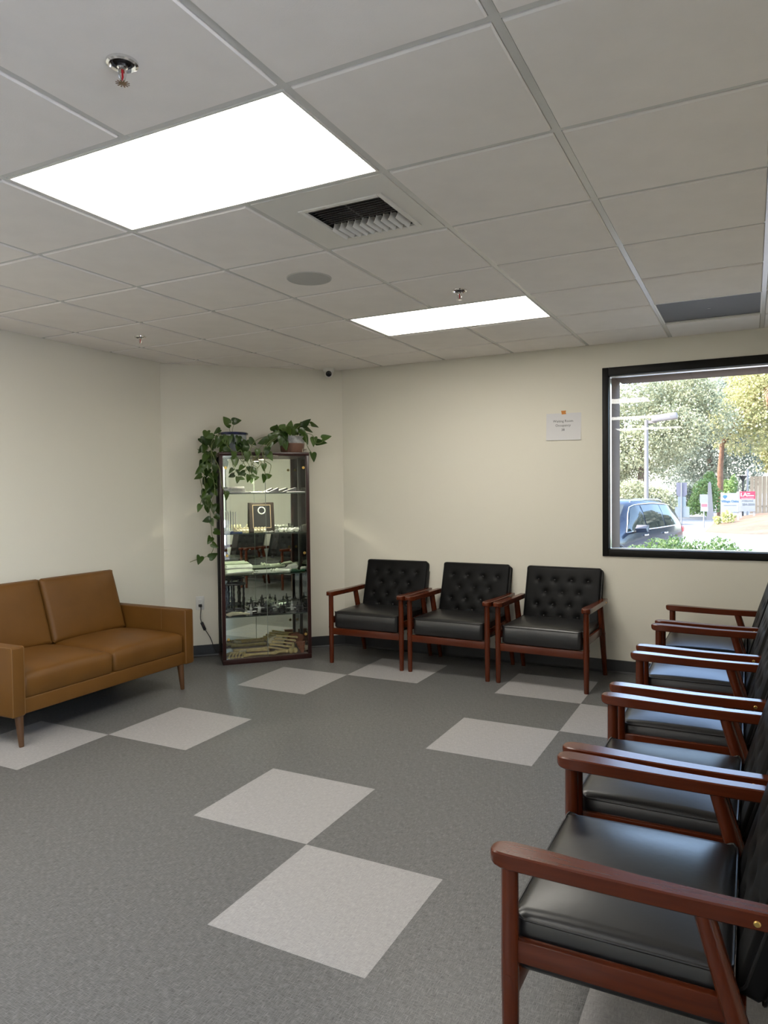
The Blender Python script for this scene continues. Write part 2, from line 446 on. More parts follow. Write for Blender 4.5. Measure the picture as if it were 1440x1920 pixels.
for ix in range(len(gx) - 1):
    for iy in range(len(gy) - 1):
        x0, x1, y0, y1 = gx[ix], gx[ix + 1], gy[iy], gy[iy + 1]
        a = round((x0 - GX) / T) if ix else round((x1 - GX) / T) - 1
        b = round((y0 - GY) / T) if iy else round((y1 - GY) / T) - 1
        if (a, b) in special: continue
        i0 = 0.014 if ix else 0.023; i1 = 0.014 if ix < len(gx) - 2 else 0.023
        j0 = 0.014 if iy else 0.023; j1 = 0.014 if iy < len(gy) - 2 else 0.023
        P = inside_cut(x0 + i0, x1 - i1, y0 + j0, y1 - j1)
        if len(P) < 3: continue
        isfull = len(P) == 4 and abs(x1 - x0 - T) < 1e-4 and abs(y1 - y0 - T) < 1e-4 and P[0] == (x0 + i0, y0 + j0) and P[2] == (x1 - i1, y1 - j1)
        if isfull and full is not None:
            obj('tile', full, None, ce, (x0, y0, 0)); continue
        cx, cy = sum(p[0] for p in P) / len(P), sum(p[1] for p in P) / len(P)
        def ins(k): return [(cx + (p[0] - cx) * (1 - k / max(0.02, abs(p[0] - cx))), cy + (p[1] - cy) * (1 - k / max(0.02, abs(p[1] - cy)))) for p in P]
        def ring(Q, z): return [(q[0] - (x0 if isfull else 0), q[1] - (y0 if isfull else 0), z) for q in Q]
        mb = MB().loft([ring(P, CEIL + 0.03), ring(P, CEIL - 0.002), ring(ins(0.004), CEIL - 0.007)])
        if isfull:
            full = mb.mesh('tile', False); full.materials.append(TILE); obj('tile', full, None, ce, (x0, y0, 0))
        else: obj('tile', mb, TILE, ce, smooth=False)

# ---- window
win = bpy.data.objects.new('window_1', None); COL.objects.link(win); win['kind'] = 'structure'; win['label'] = 'large black framed fixed window'
fw = 0.033; fh_ = 0.042
mb = MB()
mb.rbb((WX0 - 0.014, YB - 0.014, WZ0 - 0.014), (WX0 + fw, YB + 0.09, WZ1 + 0.014), 0.003); mb.rbb((WX1 - fw, YB - 0.014, WZ0 - 0.014), (WX1 + 0.014, YB + 0.09, WZ1 + 0.014), 0.003)
mb.rbb((WX0 + fw, YB - 0.0138, WZ1 - fh_ - 0.008), (WX1 - fw, YB + 0.09, WZ1 + 0.014), 0.003); mb.rbb((WX0 + fw, YB - 0.0138, WZ0 - 0.014), (WX1 - fw, YB + 0.09, WZ0 + fh_), 0.003)
obj('window_frame', mb, BLACK_FR, win)
mb = MB(); g0, g1, h0, h1 = WX0 + fw, WX1 - fw, WZ0 + fh_, WZ1 - fh_ - 0.008; q = 0.007
mb.bb((g0, YB + 0.03, h0), (g0 + q, YB + 0.088, h1)); mb.bb((g1 - q, YB + 0.03, h0), (g1, YB + 0.088, h1))
mb.bb((g0, YB + 0.03, h1 - q), (g1, YB + 0.088, h1)); mb.bb((g0, YB + 0.03, h0), (g1, YB + 0.088, h0 + q))
obj('glazing_bead', mb, SILVER, win, smooth=False)
obj('window_glass', MB().bb((g0, YB + 0.050, h0), (g1, YB + 0.056, h1)), GLASS, win, smooth=False)

# ================================================================== CEILING FIXTURES
def ceiling_light(a, b, label):
    x0, y0 = GX + a * T, GY + b * T; x1, y1 = x0 + 2 * T, y0 + T
    t = thing('ceiling_light', label, 'ceiling light', ((x0 + x1) / 2, (y0 + y1) / 2, CEIL), group='flat ceiling light panels')
    W, D = T - 0.014, T / 2 - 0.014
    mb = MB(); r = 0.008
    mb.bb((-W, -D, -0.004), (W, -D + r, 0.03)); mb.bb((-W, D - r, -0.004), (W, D, 0.03)); mb.bb((-W, -D + r, -0.004), (-W + r, D - r, 0.03)); mb.bb((W - r, -D + r, -0.004), (W, D - r, 0.03))
    obj('frame', mb, FRAME_W, t, smooth=False)
    obj('diffuser', MB().bb((-W + r, -D + r, -0.001), (W - r, D - r, 0.02)), mat('lit_diffuser', (0.9, 0.9, 0.88), 0.5, emit=((1.0, 0.955, 0.86), PANEL)), t, smooth=False)
ceiling_light(-2, 0, 'long flat white ceiling light panel next to the air vent')
ceiling_light(-2, 4, 'flat white ceiling light panel next to the wall with the window')
ceiling_light(-5, -1, 'flat white ceiling light panel added out of view to brighten the wall behind the sofa')  # unseen panel put in to lift the left wall
ceiling_light(-2, -8, 'flat white ceiling light panel at the end of the room without the sofa')
ceiling_light(-2, -4, 'flat white ceiling light panel beside the added side glazing')

def sprinkler(x, y, label):
    t = thing('fire_sprinkler', label, 'sprinkler', (x, y, CEIL - 0.007), group='ceiling sprinklers')
    mb = MB().lathe([(0.026, 0.0), (0.041, 0.0), (0.040, -0.006), (0.034, -0.009), (0.031, -0.004), (0.026, 0.0)], n=28)
    obj('escutcheon', mb, CHROME, t)
    obj('cup', MB().lathe([(0.0, 0.003), (0.027, 0.003), (0.027, -0.004), (0.025, -0.004), (0.023, 0.0), (0, 0.0)], n=24), DSTEEL, t)
    obj('body', MB().lathe([(0, 0.0), (0.013, 0.0), (0.014, -0.014), (0.010, -0.018), (0.010, -0.022), (0, -0.022)], n=8), CHROME, t)
    for s in (-1, 1):
        obj('frame_arm', MB().tube([(s * 0.010, 0, -0.018), (s * 0.0115, 0, -0.034), (s * 0.004, 0, -0.050)], [0.003, 0.003, 0.0035], 6), CHROME, t)
    obj('glass_bulb', MB().lathe([(0, -0.020), (0.0028, -0.022), (0.0028, -0.044), (0, -0.047)], n=8), RED, t)
    d = MB().lathe([(0, -0.049), (0.006, -0.049), (0.010, -0.052), (0.010, -0.054), (0, -0.054)], n=12)
    for k in range(12):
        w = 2 * pi * k / 12
        d.box((0.0135 * math.cos(w), 0.0135 * math.sin(w), -0.0535), (0.009, 0.0038, 0.0012), Matrix.Rotation(w, 3, 'Z'))
    obj('deflector', d, CHROME, t, smooth=False)
sprinkler(-1.462, 1.386, 'chrome ceiling sprinkler with red bulb next to the big light panel')
sprinkler(-1.470, 3.825, 'chrome ceiling sprinkler beside the light panel by the window wall')
sprinkler(-3.908, 3.815, 'chrome ceiling sprinkler above the tan sofa')

sp = thing('ceiling_speaker', 'round grey ceiling speaker flush in a ceiling tile', 'speaker', (-2.082, 3.222, CEIL - 0.007))
obj('grille', MB().lathe([(0, -0.004), (0.110, -0.004), (0.114, -0.003), (0.114, 0.0), (0, 0.0)], n=48), mat('speaker_grille', (0.47, 0.465, 0.45), 0.7, bump=(900, 0.3, 0.0008)), sp)
obj('rim', MB().lathe([(0.114, -0.004), (0.118, -0.004), (0.119, 0.0), (0.114, 0.0), (0.114, -0.004)], n=48), mat('speaker_rim', (0.58, 0.57, 0.55), 0.5), sp)

# supply vent: 2x2 ft plate, curved blades, half across and half lengthwise
vx, vy = GX - T, GY + T
vt = thing('air_vent', 'square white ceiling air vent with curved blades', 'air vent', (vx + T / 2, vy + T / 2, CEIL))
hx, hy, ox, oy = 0.168, 0.165, 0.025, 0.035
W = T / 2 - 0.013
mb = MB()
mb.bb((-W, -W, -0.003), (ox - hx, W, 0.001)); mb.bb((ox + hx, -W, -0.003), (W, W, 0.001)); mb.bb((ox - hx, -W, -0.003), (ox + hx, oy - hy, 0.001)); mb.bb((ox - hx, oy + hy, -0.003), (ox + hx, W, 0.001))
obj('plate', mb, FRAME_W, vt, smooth=False)
mb = MB(); r = 0.022
for s in (-1, 1):
    mb.rbb((ox + s * (hx + r * 0.5) - r / 2, oy - hy - r, -0.009), (ox + s * (hx + r * 0.5) + r / 2, oy + hy + r, -0.002), 0.003)
    mb.rbb((ox - hx, oy + s * (hy + r * 0.5) - r / 2, -0.009), (ox + hx, oy + s * (hy + r * 0.5) + r / 2, -0.002), 0.003)
obj('frame', mb, FRAME_W, vt)
obj('duct', MB().bb((ox - hx, oy - hy, 0.050), (ox + hx, oy + hy, 0.056)), mat('duct_black', (0.01, 0.01, 0.01), 0.8), vt, smooth=False)
mb = MB()
for s in (-1, 1):
    mb.bb((ox + s * hx - 0.001, oy - hy, 0.001), (ox + s * hx + 0.001, oy + hy, 0.05)); mb.bb((ox - hx, oy + s * hy - 0.001, 0.001), (ox + hx, oy + s * hy + 0.001, 0.05))
obj('duct_side', mb, MATS['duct_black'], vt, smooth=False)
def blade(length, curl, depth=0.034, n=6, e=2.0):
    """curved blade along x, curling towards +y as it drops"""
    mb = MB(); top = []
    secs = []
    for i in range(n + 1):
        f = i / n; z = 0.030 - depth * f; y = curl * f ** e
        secs.append((y, z))
    th = 0.0012
    P = [(y, z) for y, z in secs] + [(y + th, z + 0.0006) for y, z in reversed(secs)]
    mb.loft([[(-length / 2, y, z) for y, z in P], [(length / 2, y, z) for y, z in P]])
    return mb.mesh('blade')
b1 = blade(2 * hx - 0.006, -0.030, 0.019, 6, 1.25); b1.materials.append(FRAME_W)
for k in range(9):
    obj('blade', b1, None, vt, (ox, oy - hy + 0.034 + k * 0.0205, -0.012))
b2 = blade(2 * hy - 0.205, 0.014, 0.042, 6, 2.6); b2.materials.append(FRAME_W)
for k in range(10):
    obj('blade', b2, None, vt, (ox - hx + 0.022 + k * 0.0335, oy + hy - 0.072, -0.006), (0, 0, pi / 2))
obj('divider', MB().bb((ox - hx, oy - hy + 0.200, 0.010), (ox + hx, oy - hy + 0.202, 0.03)), MATS['duct_black'], vt, smooth=False)
obj('cross_rod', MB().tube([(ox - 0.01, oy - hy, 0.012), (ox - 0.01, oy - hy + 0.2, 0.012)], 0.002, 6), FRAME_W, vt)

# return-air grille: dark perforated panel
rx, ry = GX + T, GY + 5 * T
rt = thing('return_grille', 'dark perforated return air panel in the ceiling above the window', 'air grille', (rx + T / 2, ry + T / 2, CEIL))
obj('perforated_panel', MB().bb((-0.289, -0.289, 0.004), (0.289, 0.289, 0.007)), mat('perforated_metal', (0.065, 0.062, 0.055), 0.55, metal=0.3, bump=(700, 0.4, 0.001)), rt, smooth=False)
mb = MB()
for s in (-1, 1):
    mb.bb((s * 0.2925 - 0.0035, -0.296, -0.003), (s * 0.2925 + 0.0035, 0.296, 0.012)); mb.bb((-0.289, s * 0.2925 - 0.0035, -0.003), (0.289, s * 0.2925 + 0.0035, 0.012))
obj('frame', mb, FRAME_W, rt, smooth=False)
obj('latch', MB().rbox((0.0, 0.0, 0.003), (0.016, 0.004, 0.003), 0.001), CHROME, rt)

# turret camera by the corner
tc_ = thing('security_camera', 'small white turret security camera under the ceiling in the wall corner', 'camera', (-3.455, 5.655, CEIL - 0.007))
obj('mount', MB().lathe([(0, 0), (0.050, 0), (0.052, -0.018), (0.046, -0.034), (0, -0.034)], n=28), WHITEP, tc_)
q = Vector((0.50, -0.85, -0.25)).to_track_quat('Z', 'Y').to_matrix()
obj('ball', MB().ball((0.004, -0.008, -0.048), 0.040, 20, 12, q), WHITEP, tc_)
obj('lens', MB().lathe([(0, 0.0415), (0.016, 0.0408), (0.026, 0.036), (0.027, 0.030), (0, 0.030)], (0.004, -0.008, -0.048), 24, q), mat('lens_black', (0.004, 0.004, 0.005), 0.12), tc_)

# ================================================================== WAITING CHAIRS
def cushion(w, h, t, crown=0.02, edge=0.012, dimples=(), nu=28, nv=24, bow=0.0):
    """upholstered pad: x across w, y along h, front face +z; t thick at the rim; dimples = [(x,y)]"""
    mb = MB()
    us = [-1 + 2 * i / nu for i in range(nu + 1)]; vs_ = [-1 + 2 * i / nv for i in range(nv + 1)]
    us = [math.copysign(abs(u) ** 0.8, u) for u in us]; vs_ = [math.copysign(abs(v) ** 0.8, v) for v in vs_]
    def height(x, y):
        u, v = 2 * x / w, 2 * y / h
        ex = max(0.0, w / 2 - abs(x)); ey = max(0.0, h / 2 - abs(y)); e = min(ex, ey)
        z = t + crown * (1 - abs(u) ** 3.0) * (1 - abs(v) ** 3.0)
        if e < edge: z -= edge * (1 - math.sqrt(max(0, 1 - (1 - e / edge) ** 2)))
        for (bx, by) in dimples:
            d = math.hypot(x - bx, y - by); z -= 0.012 * math.exp(-(d / 0.016) ** 2) + 0.008 * math.exp(-(d / 0.040) ** 2)
        return z
    n = len(us)
    k0 = len(mb.v)
    for v in vs_:
        for u in us:
            x, y = u * w / 2, v * h / 2
            rc = 0.03
            ax, ay = abs(x) - (w / 2 - rc), abs(y) - (h / 2 - rc)
            if ax > 0 and ay > 0:
                d = math.hypot(ax, ay); mxx = max(ax, ay); f = mxx / d if d > 0 else 1
                x = math.copysign(w / 2 - rc + ax * f, x); y = math.copysign(h / 2 - rc + ay * f, y)
            mb.v.append((x, y, height(x, y)))
    for j in range(len(vs_) - 1):
        for i in range(n - 1): mb.f.append((k0 + j * n + i, k0 + j * n + i + 1, k0 + (j + 1) * n + i + 1, k0 + (j + 1) * n + i))
    rim = [j0 for j0 in range(n)] + [j * n + n - 1 for j in range(1, len(vs_))] + [(len(vs_) - 1) * n + i for i in range(n - 2, -1, -1)] + [j * n for j in range(len(vs_) - 2, 0, -1)]
    low = []
    for r in rim:
        x, y, z = mb.v[r]; low.append(len(mb.v)); mb.v.append((x, y, 0.012))
    m_ = len(rim)
    for i in range(m_): mb.f.append((rim[(i + 1) % m_], rim[i], low[i], low[(i + 1) % m_]))
    mid = low; low = []
    for r in rim:
        x, y, z = mb.v[r]; low.append(len(mb.v)); mb.v.append((x * (1 - 0.016 / w), y * (1 - 0.016 / h), 0.0))
    for i in range(m_): mb.f.append((mid[(i + 1) % m_], mid[i], low[i], low[(i + 1) % m_]))
    mb.f.append(tuple(low))
    top_path = [mb.v[r] for r in rim]
    return mb, top_path

def arm_mesh(x):
    """armrest; d runs from the rounded tip"""
    S = [(0.000, 0.008, .603, .588), (0.003, 0.016, .606, .581), (0.008, 0.0225, .608, .577), (0.016, 0.0280, .609, .574), (0.030, 0.0325, .6095, .572), (0.05, 0.0345, .6095, .571), (0.12, 0.034, .608, .570),
         (0.22, 0.030, .605, .567), (0.34, 0.026, .602, .564), (0.48, 0.0235, .601, .563), (0.62, 0.022, .602, .563), (0.634, 0.019, .600, .566)]
    secs = []
    for d, hw, zt, zb in S:
        y = d - 0.30; r = min(0.0035, hw * 0.4, (zt - zb) * 0.2)
        P = [(-hw, zb + r), (-hw + r, zb), (hw - r, zb), (hw, zb + r), (hw, zt - r), (hw - r, zt), (-hw + r, zt), (-hw, zt - r)]
        secs.append([(x + a, y, b) for a, b in P])
    return MB().loft(secs)

BTN = []
for row, (yy, xs_) in enumerate([(0.345, (-0.20, -0.068, 0.068, 0.20)), (0.245, (-0.135, 0.0, 0.135)), (0.145, (-0.20, -0.068, 0.068, 0.20)), (0.055, (-0.135, 0.0, 0.135))]):
    for x in xs_: BTN.append((x, yy))
def make_chair():
    c = thing('waiting_chair', 'x', 'chair')
    BW, BH = 0.605, 0.465
    for s in (-1, 1):
        x = s * 0.33
        obj('leg', MB().tube([(x, -0.255, 0.0), (x, -0.255, 0.01), (x, -0.255, 0.30), (x, -0.255, 0.572)], [0.0165, 0.018, 0.0215, 0.0205], 16), CWOODZ, c)
        obj('leg', MB().tube([(x, 0.330, 0.0), (x, 0.327, 0.01), (x, 0.232, 0.345), (x, 0.167, 0.568)], [0.016, 0.017, 0.024, 0.022], 14), CWOODZ, c)
        a = obj('armrest', arm_mesh(x), CWOODY, c, angle=28)
        obj('bolt', MB().lathe([(0, 0.002), (0.005, 0.002), (0.007, 0.0), (0.007, -0.004), (0, -0.004)], (x + s * 0.0235, 0.268, 0.578), 12, Matrix.Rotation(s * pi / 2, 3, 'Y')), BRASS, a)
        sr = obj('side_rail', MB().rbox((x - s * 0.006, -0.010, 0.366), (0.022, 0.46, 0.054), 0.003), CWOODY, c)
        obj('peg', MB().lathe([(0, 0.0012), (0.0075, 0.001), (0.008, -0.003), (0, -0.003)], (x + s * 0.0212, -0.255, 0.306), 14, Matrix.Rotation(s * pi / 2, 3, 'Y')), CWOODX, c)
        obj('peg', MB().lathe([(0, 0.0012), (0.0075, 0.001), (0.008, -0.003), (0, -0.003)], (x + s * 0.0232, 0.232, 0.345), 14, Matrix.Rotation(s * pi / 2, 3, 'Y')), CWOODX, c)
    obj('front_rail', MB().rbox((0, -0.252, 0.272), (0.622, 0.022, 0.055), 0.003), CWOODX, c)
    obj('rear_rail', MB().rbox((0, 0.238, 0.350), (0.62, 0.022, 0.05), 0.003), CWOODX, c)
    # seat
    mb, path = cushion(0.604, 0.485, 0.137, 0.022, 0.012)
    st = obj('seat', mb, LEATHER, c, (0, -0.020, 0.302), angle=60)
    obj('piping', MB().loop([(p[0], p[1], p[2] + 0.0005) for p in path], 0.0035), PIPING, st)
    # back, leaning
    tilt = math.atan(0.30)
    mb, path = cushion(BW, BH, 0.060, 0.012, 0.014, [(x, y - BH / 2 + 0.01) for x, y in BTN], nu=56, nv=44)
    bk = obj('backrest', mb, LEATHER_B, c, (0, 0, 0), angle=60)
    # local: x across, y up the slope, z to the front (-Y of the chair)
    yv = Vector((0, math.sin(tilt), math.cos(tilt))); zv = Vector((0, -math.cos(tilt), math.sin(tilt)))
    R3 = Matrix((( 1, 0, 0), (0, yv.y, zv.y), (0, yv.z, zv.z)))
    o = Vector((0, 0.222, 0.385)) + yv * (BH / 2) - zv * 0.062
    bk.matrix_local = Matrix.Translation(o) @ R3.to_4x4()
    obj('piping', MB().loop([(p[0], p[1], p[2] - 0.001) for p in path], 0.0035), PIPING, bk)
    obj('rear_piping', MB().loop([(p[0], p[1], 0.0) for p in path], 0.0035), PIPING, bk)
    bt = MB().ball((0, 0, 0), (0.0085, 0.0085, 0.005), 10, 6).mesh('button'); bt.materials.append(PIPING)
    for (x, y) in BTN:
        yy = y - BH / 2 + 0.01
        zz = 0.060 + 0.012 * (1 - abs(2 * x / BW) ** 3) * (1 - abs(2 * yy / BH) ** 3) - 0.017
        obj('button', bt, None, bk, (x, yy, zz))
    return c
proto = make_chair()
CH = [
    ((-2.847, 5.440), 0.0, 'black tufted chair with red-brown wooden arms beside the glass display cabinet', 'row of three chairs on the window wall'),
    ((-2.104, 5.432), -2.0, 'middle one of the three black tufted wooden-armed chairs on the window wall', 'row of three chairs on the window wall'),
    ((-1.358, 5.410), -2.5, 'black tufted wooden-armed chair under the paper occupancy notice', 'row of three chairs on the window wall'),
    ((-0.255, 1.958), -90, 'black padded wooden-armed chair, last of the row of five, farthest from the window wall', 'row of five chairs along the side wall'),
    ((-0.257, 2.710), -90.5, 'black padded wooden-armed chair, fourth from the window wall in the row of five', 'row of five chairs along the side wall'),
    ((-0.255, 3.552), -89.5, 'black padded wooden-armed chair, third from the window wall in the row of five', 'row of five chairs along the side wall'),
    ((-0.257, 4.400), -90, 'black padded wooden-armed chair, second from the window wall in the row of five', 'row of five chairs along the side wall'),
    ((-0.252, 5.205), -90, 'black padded wooden-armed chair under the window, first in the row of five', 'row of five chairs along the side wall'),
]
for i, (p, a, lab, grp) in enumerate(CH):
    c = proto if i == 0 else copy_tree(proto)
    c.location = (p[0], p[1], 0); c.rotation_euler = (0, 0, math.radians(a)); c['label'] = lab; c['group'] = grp

# ================================================================== SOFA
so = thing('loveseat', 'tan leather two-seat sofa with wooden legs against the wall', 'sofa', (-4.15, 3.375, 0))
SX = -4.15; SYc = 3.375
def L3(p): return (p[0] - SX, p[1] - SYc, p[2])
def sbox(lo, hi, r, seg=3): return MB().rbb(L3(lo), L3(hi), r, seg)
for lo, hi in (((-4.545, 2.630, 0.180), (-3.742, 2.714, 0.586)), ((-4.545, 4.036, 0.180), (-3.742, 4.120, 0.586))):
    a = obj('arm', sbox(lo, hi, 0.012), TAN, so)
    mid = (lo[1] + hi[1]) / 2; inn = 1 if mid < 3.3 else -1
    for yy in (lo[1] + 0.004, hi[1] - 0.004):
        obj('seam', MB().tube([L3((-3.744, yy, 0.19)), L3((-3.744, yy, 0.577)), L3((-3.752, yy, 0.584)), L3((-4.535, yy, 0.584))], 0.0024, 5), TANSEAM, a)
    yi = hi[1] + 0.0002 if inn > 0 else lo[1] - 0.0002
    obj('seam', MB().tube([L3((-3.98, yi, 0.43)), L3((-3.98, yi, 0.582))], 0.0016, 5), TANSEAM, a)
obj('base', sbox((-4.54, 2.712, 0.184), (-3.757, 4.038, 0.276), 0.008), TAN, so)
obj('back_frame', sbox((-4.548, 2.712, 0.20), (-4.475, 4.038, 0.60), 0.012), TAN, so)
for k in (0, 1):
    y0 = 2.717 + k * 0.659; yc = y0 + 0.329 - SYc
    mb, path = cushion(0.657, 0.66, 0.140, 0.036, 0.045, nu=34, nv=34)
    s = obj('seat_cushion', mb, TAN, so, (-4.085 - SX, yc, 0.274), (0, 0, pi / 2), angle=60)
    mb, path = cushion(0.655, 0.47, 0.075, 0.022, 0.028, nu=30, nv=26)
    b = obj('back_cushion', mb, TAN, so, angle=60)
    tilt = math.atan(0.13 / 0.425)
    yv = Vector((-math.sin(tilt), 0, math.cos(tilt))); zv = Vector((math.cos(tilt), 0, math.sin(tilt))); xv = yv.cross(zv)
    Rm = Matrix((xv, yv, zv)).transposed()
    o = Vector((-4.310 - SX, yc, 0.425)) + yv * 0.235 - zv * 0.098
    b.matrix_local = Matrix.Translation(o) @ Rm.to_4x4()
    obj('piping', MB().loop([(p[0], p[1], p[2] - 0.004) for p in path], 0.003), TAN, b)
for (x, y) in ((-3.775, 2.690), (-3.775, 4.010), (-4.48, 2.690), (-4.48, 4.006)):
    obj('leg', MB().tube([L3((x + 0.018, y, 0.0)), L3((x + 0.017, y, 0.006)), L3((x, y, 0.184))], [0.013, 0.0145, 0.025], 16), SLEG, so)

# ================================================================== DISPLAY CABINET (local x along its front, y into the corner)
CW, CD, CHT = 0.762, 0.385, 1.797
CO = Vector((-3.690, 4.980, 0)); CRZ = pi / 4
cab = thing('display_cabinet', 'tall mahogany and glass display cabinet with mirrored back in the corner', 'cabinet', CO, CRZ)
hw = CW / 2; ps = 0.030
mb = MB(); mb.rbb((-hw, 0, 0.0), (hw, CD, 0.040), 0.005)
obj('base', mb, CABW, cab)
obj('base_panel', MB().bb((-hw + ps, 0.02, 0.040), (hw - ps, CD - 0.014, 0.044)), CABF, cab, smooth=False)
obj('top', MB().rbb((-hw - 0.003, -0.003, CHT - 0.028), (hw + 0.003, CD, CHT), 0.005), CABW, cab)
for sx in (-1, 1):
    for y0 in (0.0, CD - ps):
        x0 = -hw if sx < 0 else hw - ps
        obj('post', MB().rbb((x0, y0, 0.040), (x0 + ps, y0 + ps, CHT - 0.028), 0.003), CABW if y0 == 0.0 else mat('black_post', (0.022, 0.020, 0.018), 0.4), cab)
    xg = sx * (hw - ps / 2)
    obj('side_glass', MB().bb((xg - 0.002, ps, 0.042), (xg + 0.002, CD - ps, CHT - 0.029)), CGLASS, cab, smooth=False)
obj('mirror_back', MB().bb((-hw + ps, CD - 0.012, 0.042), (hw - ps, CD - 0.006, CHT - 0.029)), MIRROR, cab, smooth=False)
for sx in (-1, 1):
    a, b = (-hw + ps + 0.001, -0.0015) if sx < 0 else (0.0015, hw - ps - 0.001)
    d = obj('glass_door', MB().bb((a, 0.006, 0.046), (b, 0.010, CHT - 0.034)), CGLASS, cab, smooth=False)
    obj('door_edge', MB().bb((sx * 0.0012 - 0.0008, 0.0055, 0.047), (sx * 0.0012 + 0.0008, 0.0105, CHT - 0.035)), mat('glass_edge', (0.25, 0.29, 0.26), 0.2), d, smooth=False)
    for z in (0.215, 0.925, 1.665):
        obj('hinge', MB().lathe([(0, 0.003), (0.011, 0.003), (0.0125, 0.001), (0.0125, -0.002), (0, -0.002)], (sx * (hw - ps - 0.020), 0.004, z), 18, Matrix.Rotation(pi / 2, 3, 'X')), BRASS, d)
    obj('knob', MB().lathe([(0, 0.022), (0.010, 0.020), (0.012, 0.014), (0.009, 0.006), (0.006, 0.0), (0.006, -0.006), (0, -0.006)], (sx * 0.047, 0.004, 0.905), 16, Matrix.Rotation(pi / 2, 3, 'X')), BLACKP, d)
SHZ = (1.4465, 1.1030, 0.7510, 0.3980)
for z in SHZ:
    s = obj('glass_shelf', MB().bb((-hw + 0.018, 0.022, z - 0.004), (hw - 0.018, CD - 0.016, z + 0.004)), SHELF_G, cab, smooth=False)
    obj('shelf_edge', MB().bb((-hw + 0.018, 0.0205, z - 0.004), (hw - 0.018, 0.0218, z + 0.004)), mat('green_glass_edge', (0.05, 0.075, 0.06), 0.15), s, smooth=False)
    for sx in (-1, 1):
        for yy in (0.05, CD - 0.05):
            obj('shelf_pin', MB().tube([(sx * (hw - 0.017), yy, z - 0.007), (sx * (hw - 0.032), yy, z - 0.007)], 0.003, 6), CHROME, s)
# low brass gallery at the right end of the top
mb = MB()
mb.tube([(hw - 0.05, 0.02, CHT), (hw - 0.05, 0.02, CHT + 0.03), (hw - 0.012, 0.02, CHT + 0.03), (hw - 0.012, 0.02, CHT)], 0.003, 6)
mb.tube([(hw - 0.012, 0.02, CHT + 0.03), (hw - 0.012, CD - 0.03, CHT + 0.03), (hw - 0.012, CD - 0.03, CHT)], 0.003, 6)
obj('gallery_rail', mb, mat('pale_metal', (0.6, 0.55, 0.45), 0.4, metal=0.7), cab)

# puck lamp under the cabinet top, added to brighten the shelves
pk = obj('added_cabinet_lamp', MB().lathe([(0, CHT - 0.028), (0.034, CHT - 0.028), (0.036, CHT - 0.050), (0.030, CHT - 0.054), (0, CHT - 0.052)], (0.0, 0.19, 0), 20), mat('lamp_housing', (0.30, 0.24, 0.18), 0.4), cab)
obj('added_lamp_lens', MB().lathe([(0, CHT - 0.0545), (0.024, CHT - 0.0545), (0.024, CHT - 0.0558), (0, CHT - 0.0558)], (0.0, 0.19, 0), 16), mat('added_lamp_lens', (0.9, 0.9, 0.85), 0.4, emit=((1.0, 0.90, 0.70), 8.0)), pk)
ld = bpy.data.lights.new('added_cabinet_spot', 'SPOT'); ld.energy = 22.0; ld.color = (1.0, 0.90, 0.72); ld.spot_size = math.radians(125); ld.spot_blend = 0.6; ld.shadow_soft_size = 0.02
lo_ = bpy.data.objects.new('added_cabinet_spot', ld); COL.objects.link(lo_); lo_.parent = pk; lo_.location = (0.0, 0.19, CHT - 0.062)
CROT = Matrix.Rotation(CRZ, 3, 'Z')
CNORM = (CROT @ Vector((0, 1, 0)))
def cab_at(px, py, depth):
    """photo pixel -> cabinet-local point at that depth behind the cabinet front"""
    w_ = on_plane(px, py, CO + CNORM * depth, CNORM)
    return CROT.inverted() @ (w_ - CO)
def to_world(p): return CO + CROT @ Vector(p)

# ---- bones and instruments in the cabinet -------------------------------------
BONE_Y = mat('yellow_bone', (0.82, 0.66, 0.33), 0.45, noise=(30, 0.15))
BONE_C = mat('cream_bone', (0.84, 0.75, 0.54), 0.45, noise=(30, 0.12))
BONE_W = mat('white_bone', (0.88, 0.87, 0.81), 0.4, noise=(30, 0.1))
BONE_R = mat('red_bone', (0.36, 0.13, 0.07), 0.5, noise=(20, 0.2))
BLUE = mat('blue_plastic', (0.02, 0.07, 0.25), 0.4)
GREEN = mat('green_plastic', (0.008, 0.06, 0.03), 0.4)
BSTEEL = mat('bright_steel', (0.80, 0.80, 0.79), 0.25, metal=0.45)
GREYI = mat('grey_metal_plate', (0.34, 0.34, 0.33), 0.35, metal=0.6)

def item(name, mb, m_, label, cat, px, z, depth, rz=0.0, rot=None, group=None, lift=0.0, smooth=True):
    """thing standing on a shelf: px = photo column, depth behind the front"""
    p = cab_at(px, 1000, depth); p = Vector((p.x, depth, z + lift))
    if isinstance(mb, MB) and mb.v:
        # rest the mesh on z = 0
        if rot is not None: mb.v = [tuple(rot @ Vector(v)) for v in mb.v]
        lo = min(v[2] for v in mb.v); mb.v = [(v[0], v[1], v[2] - lo) for v in mb.v]
    o = obj(name, mb, m_, None, to_world(p), (0, 0, CRZ + rz), smooth=smooth)
    return tag(o, label, cat, group)

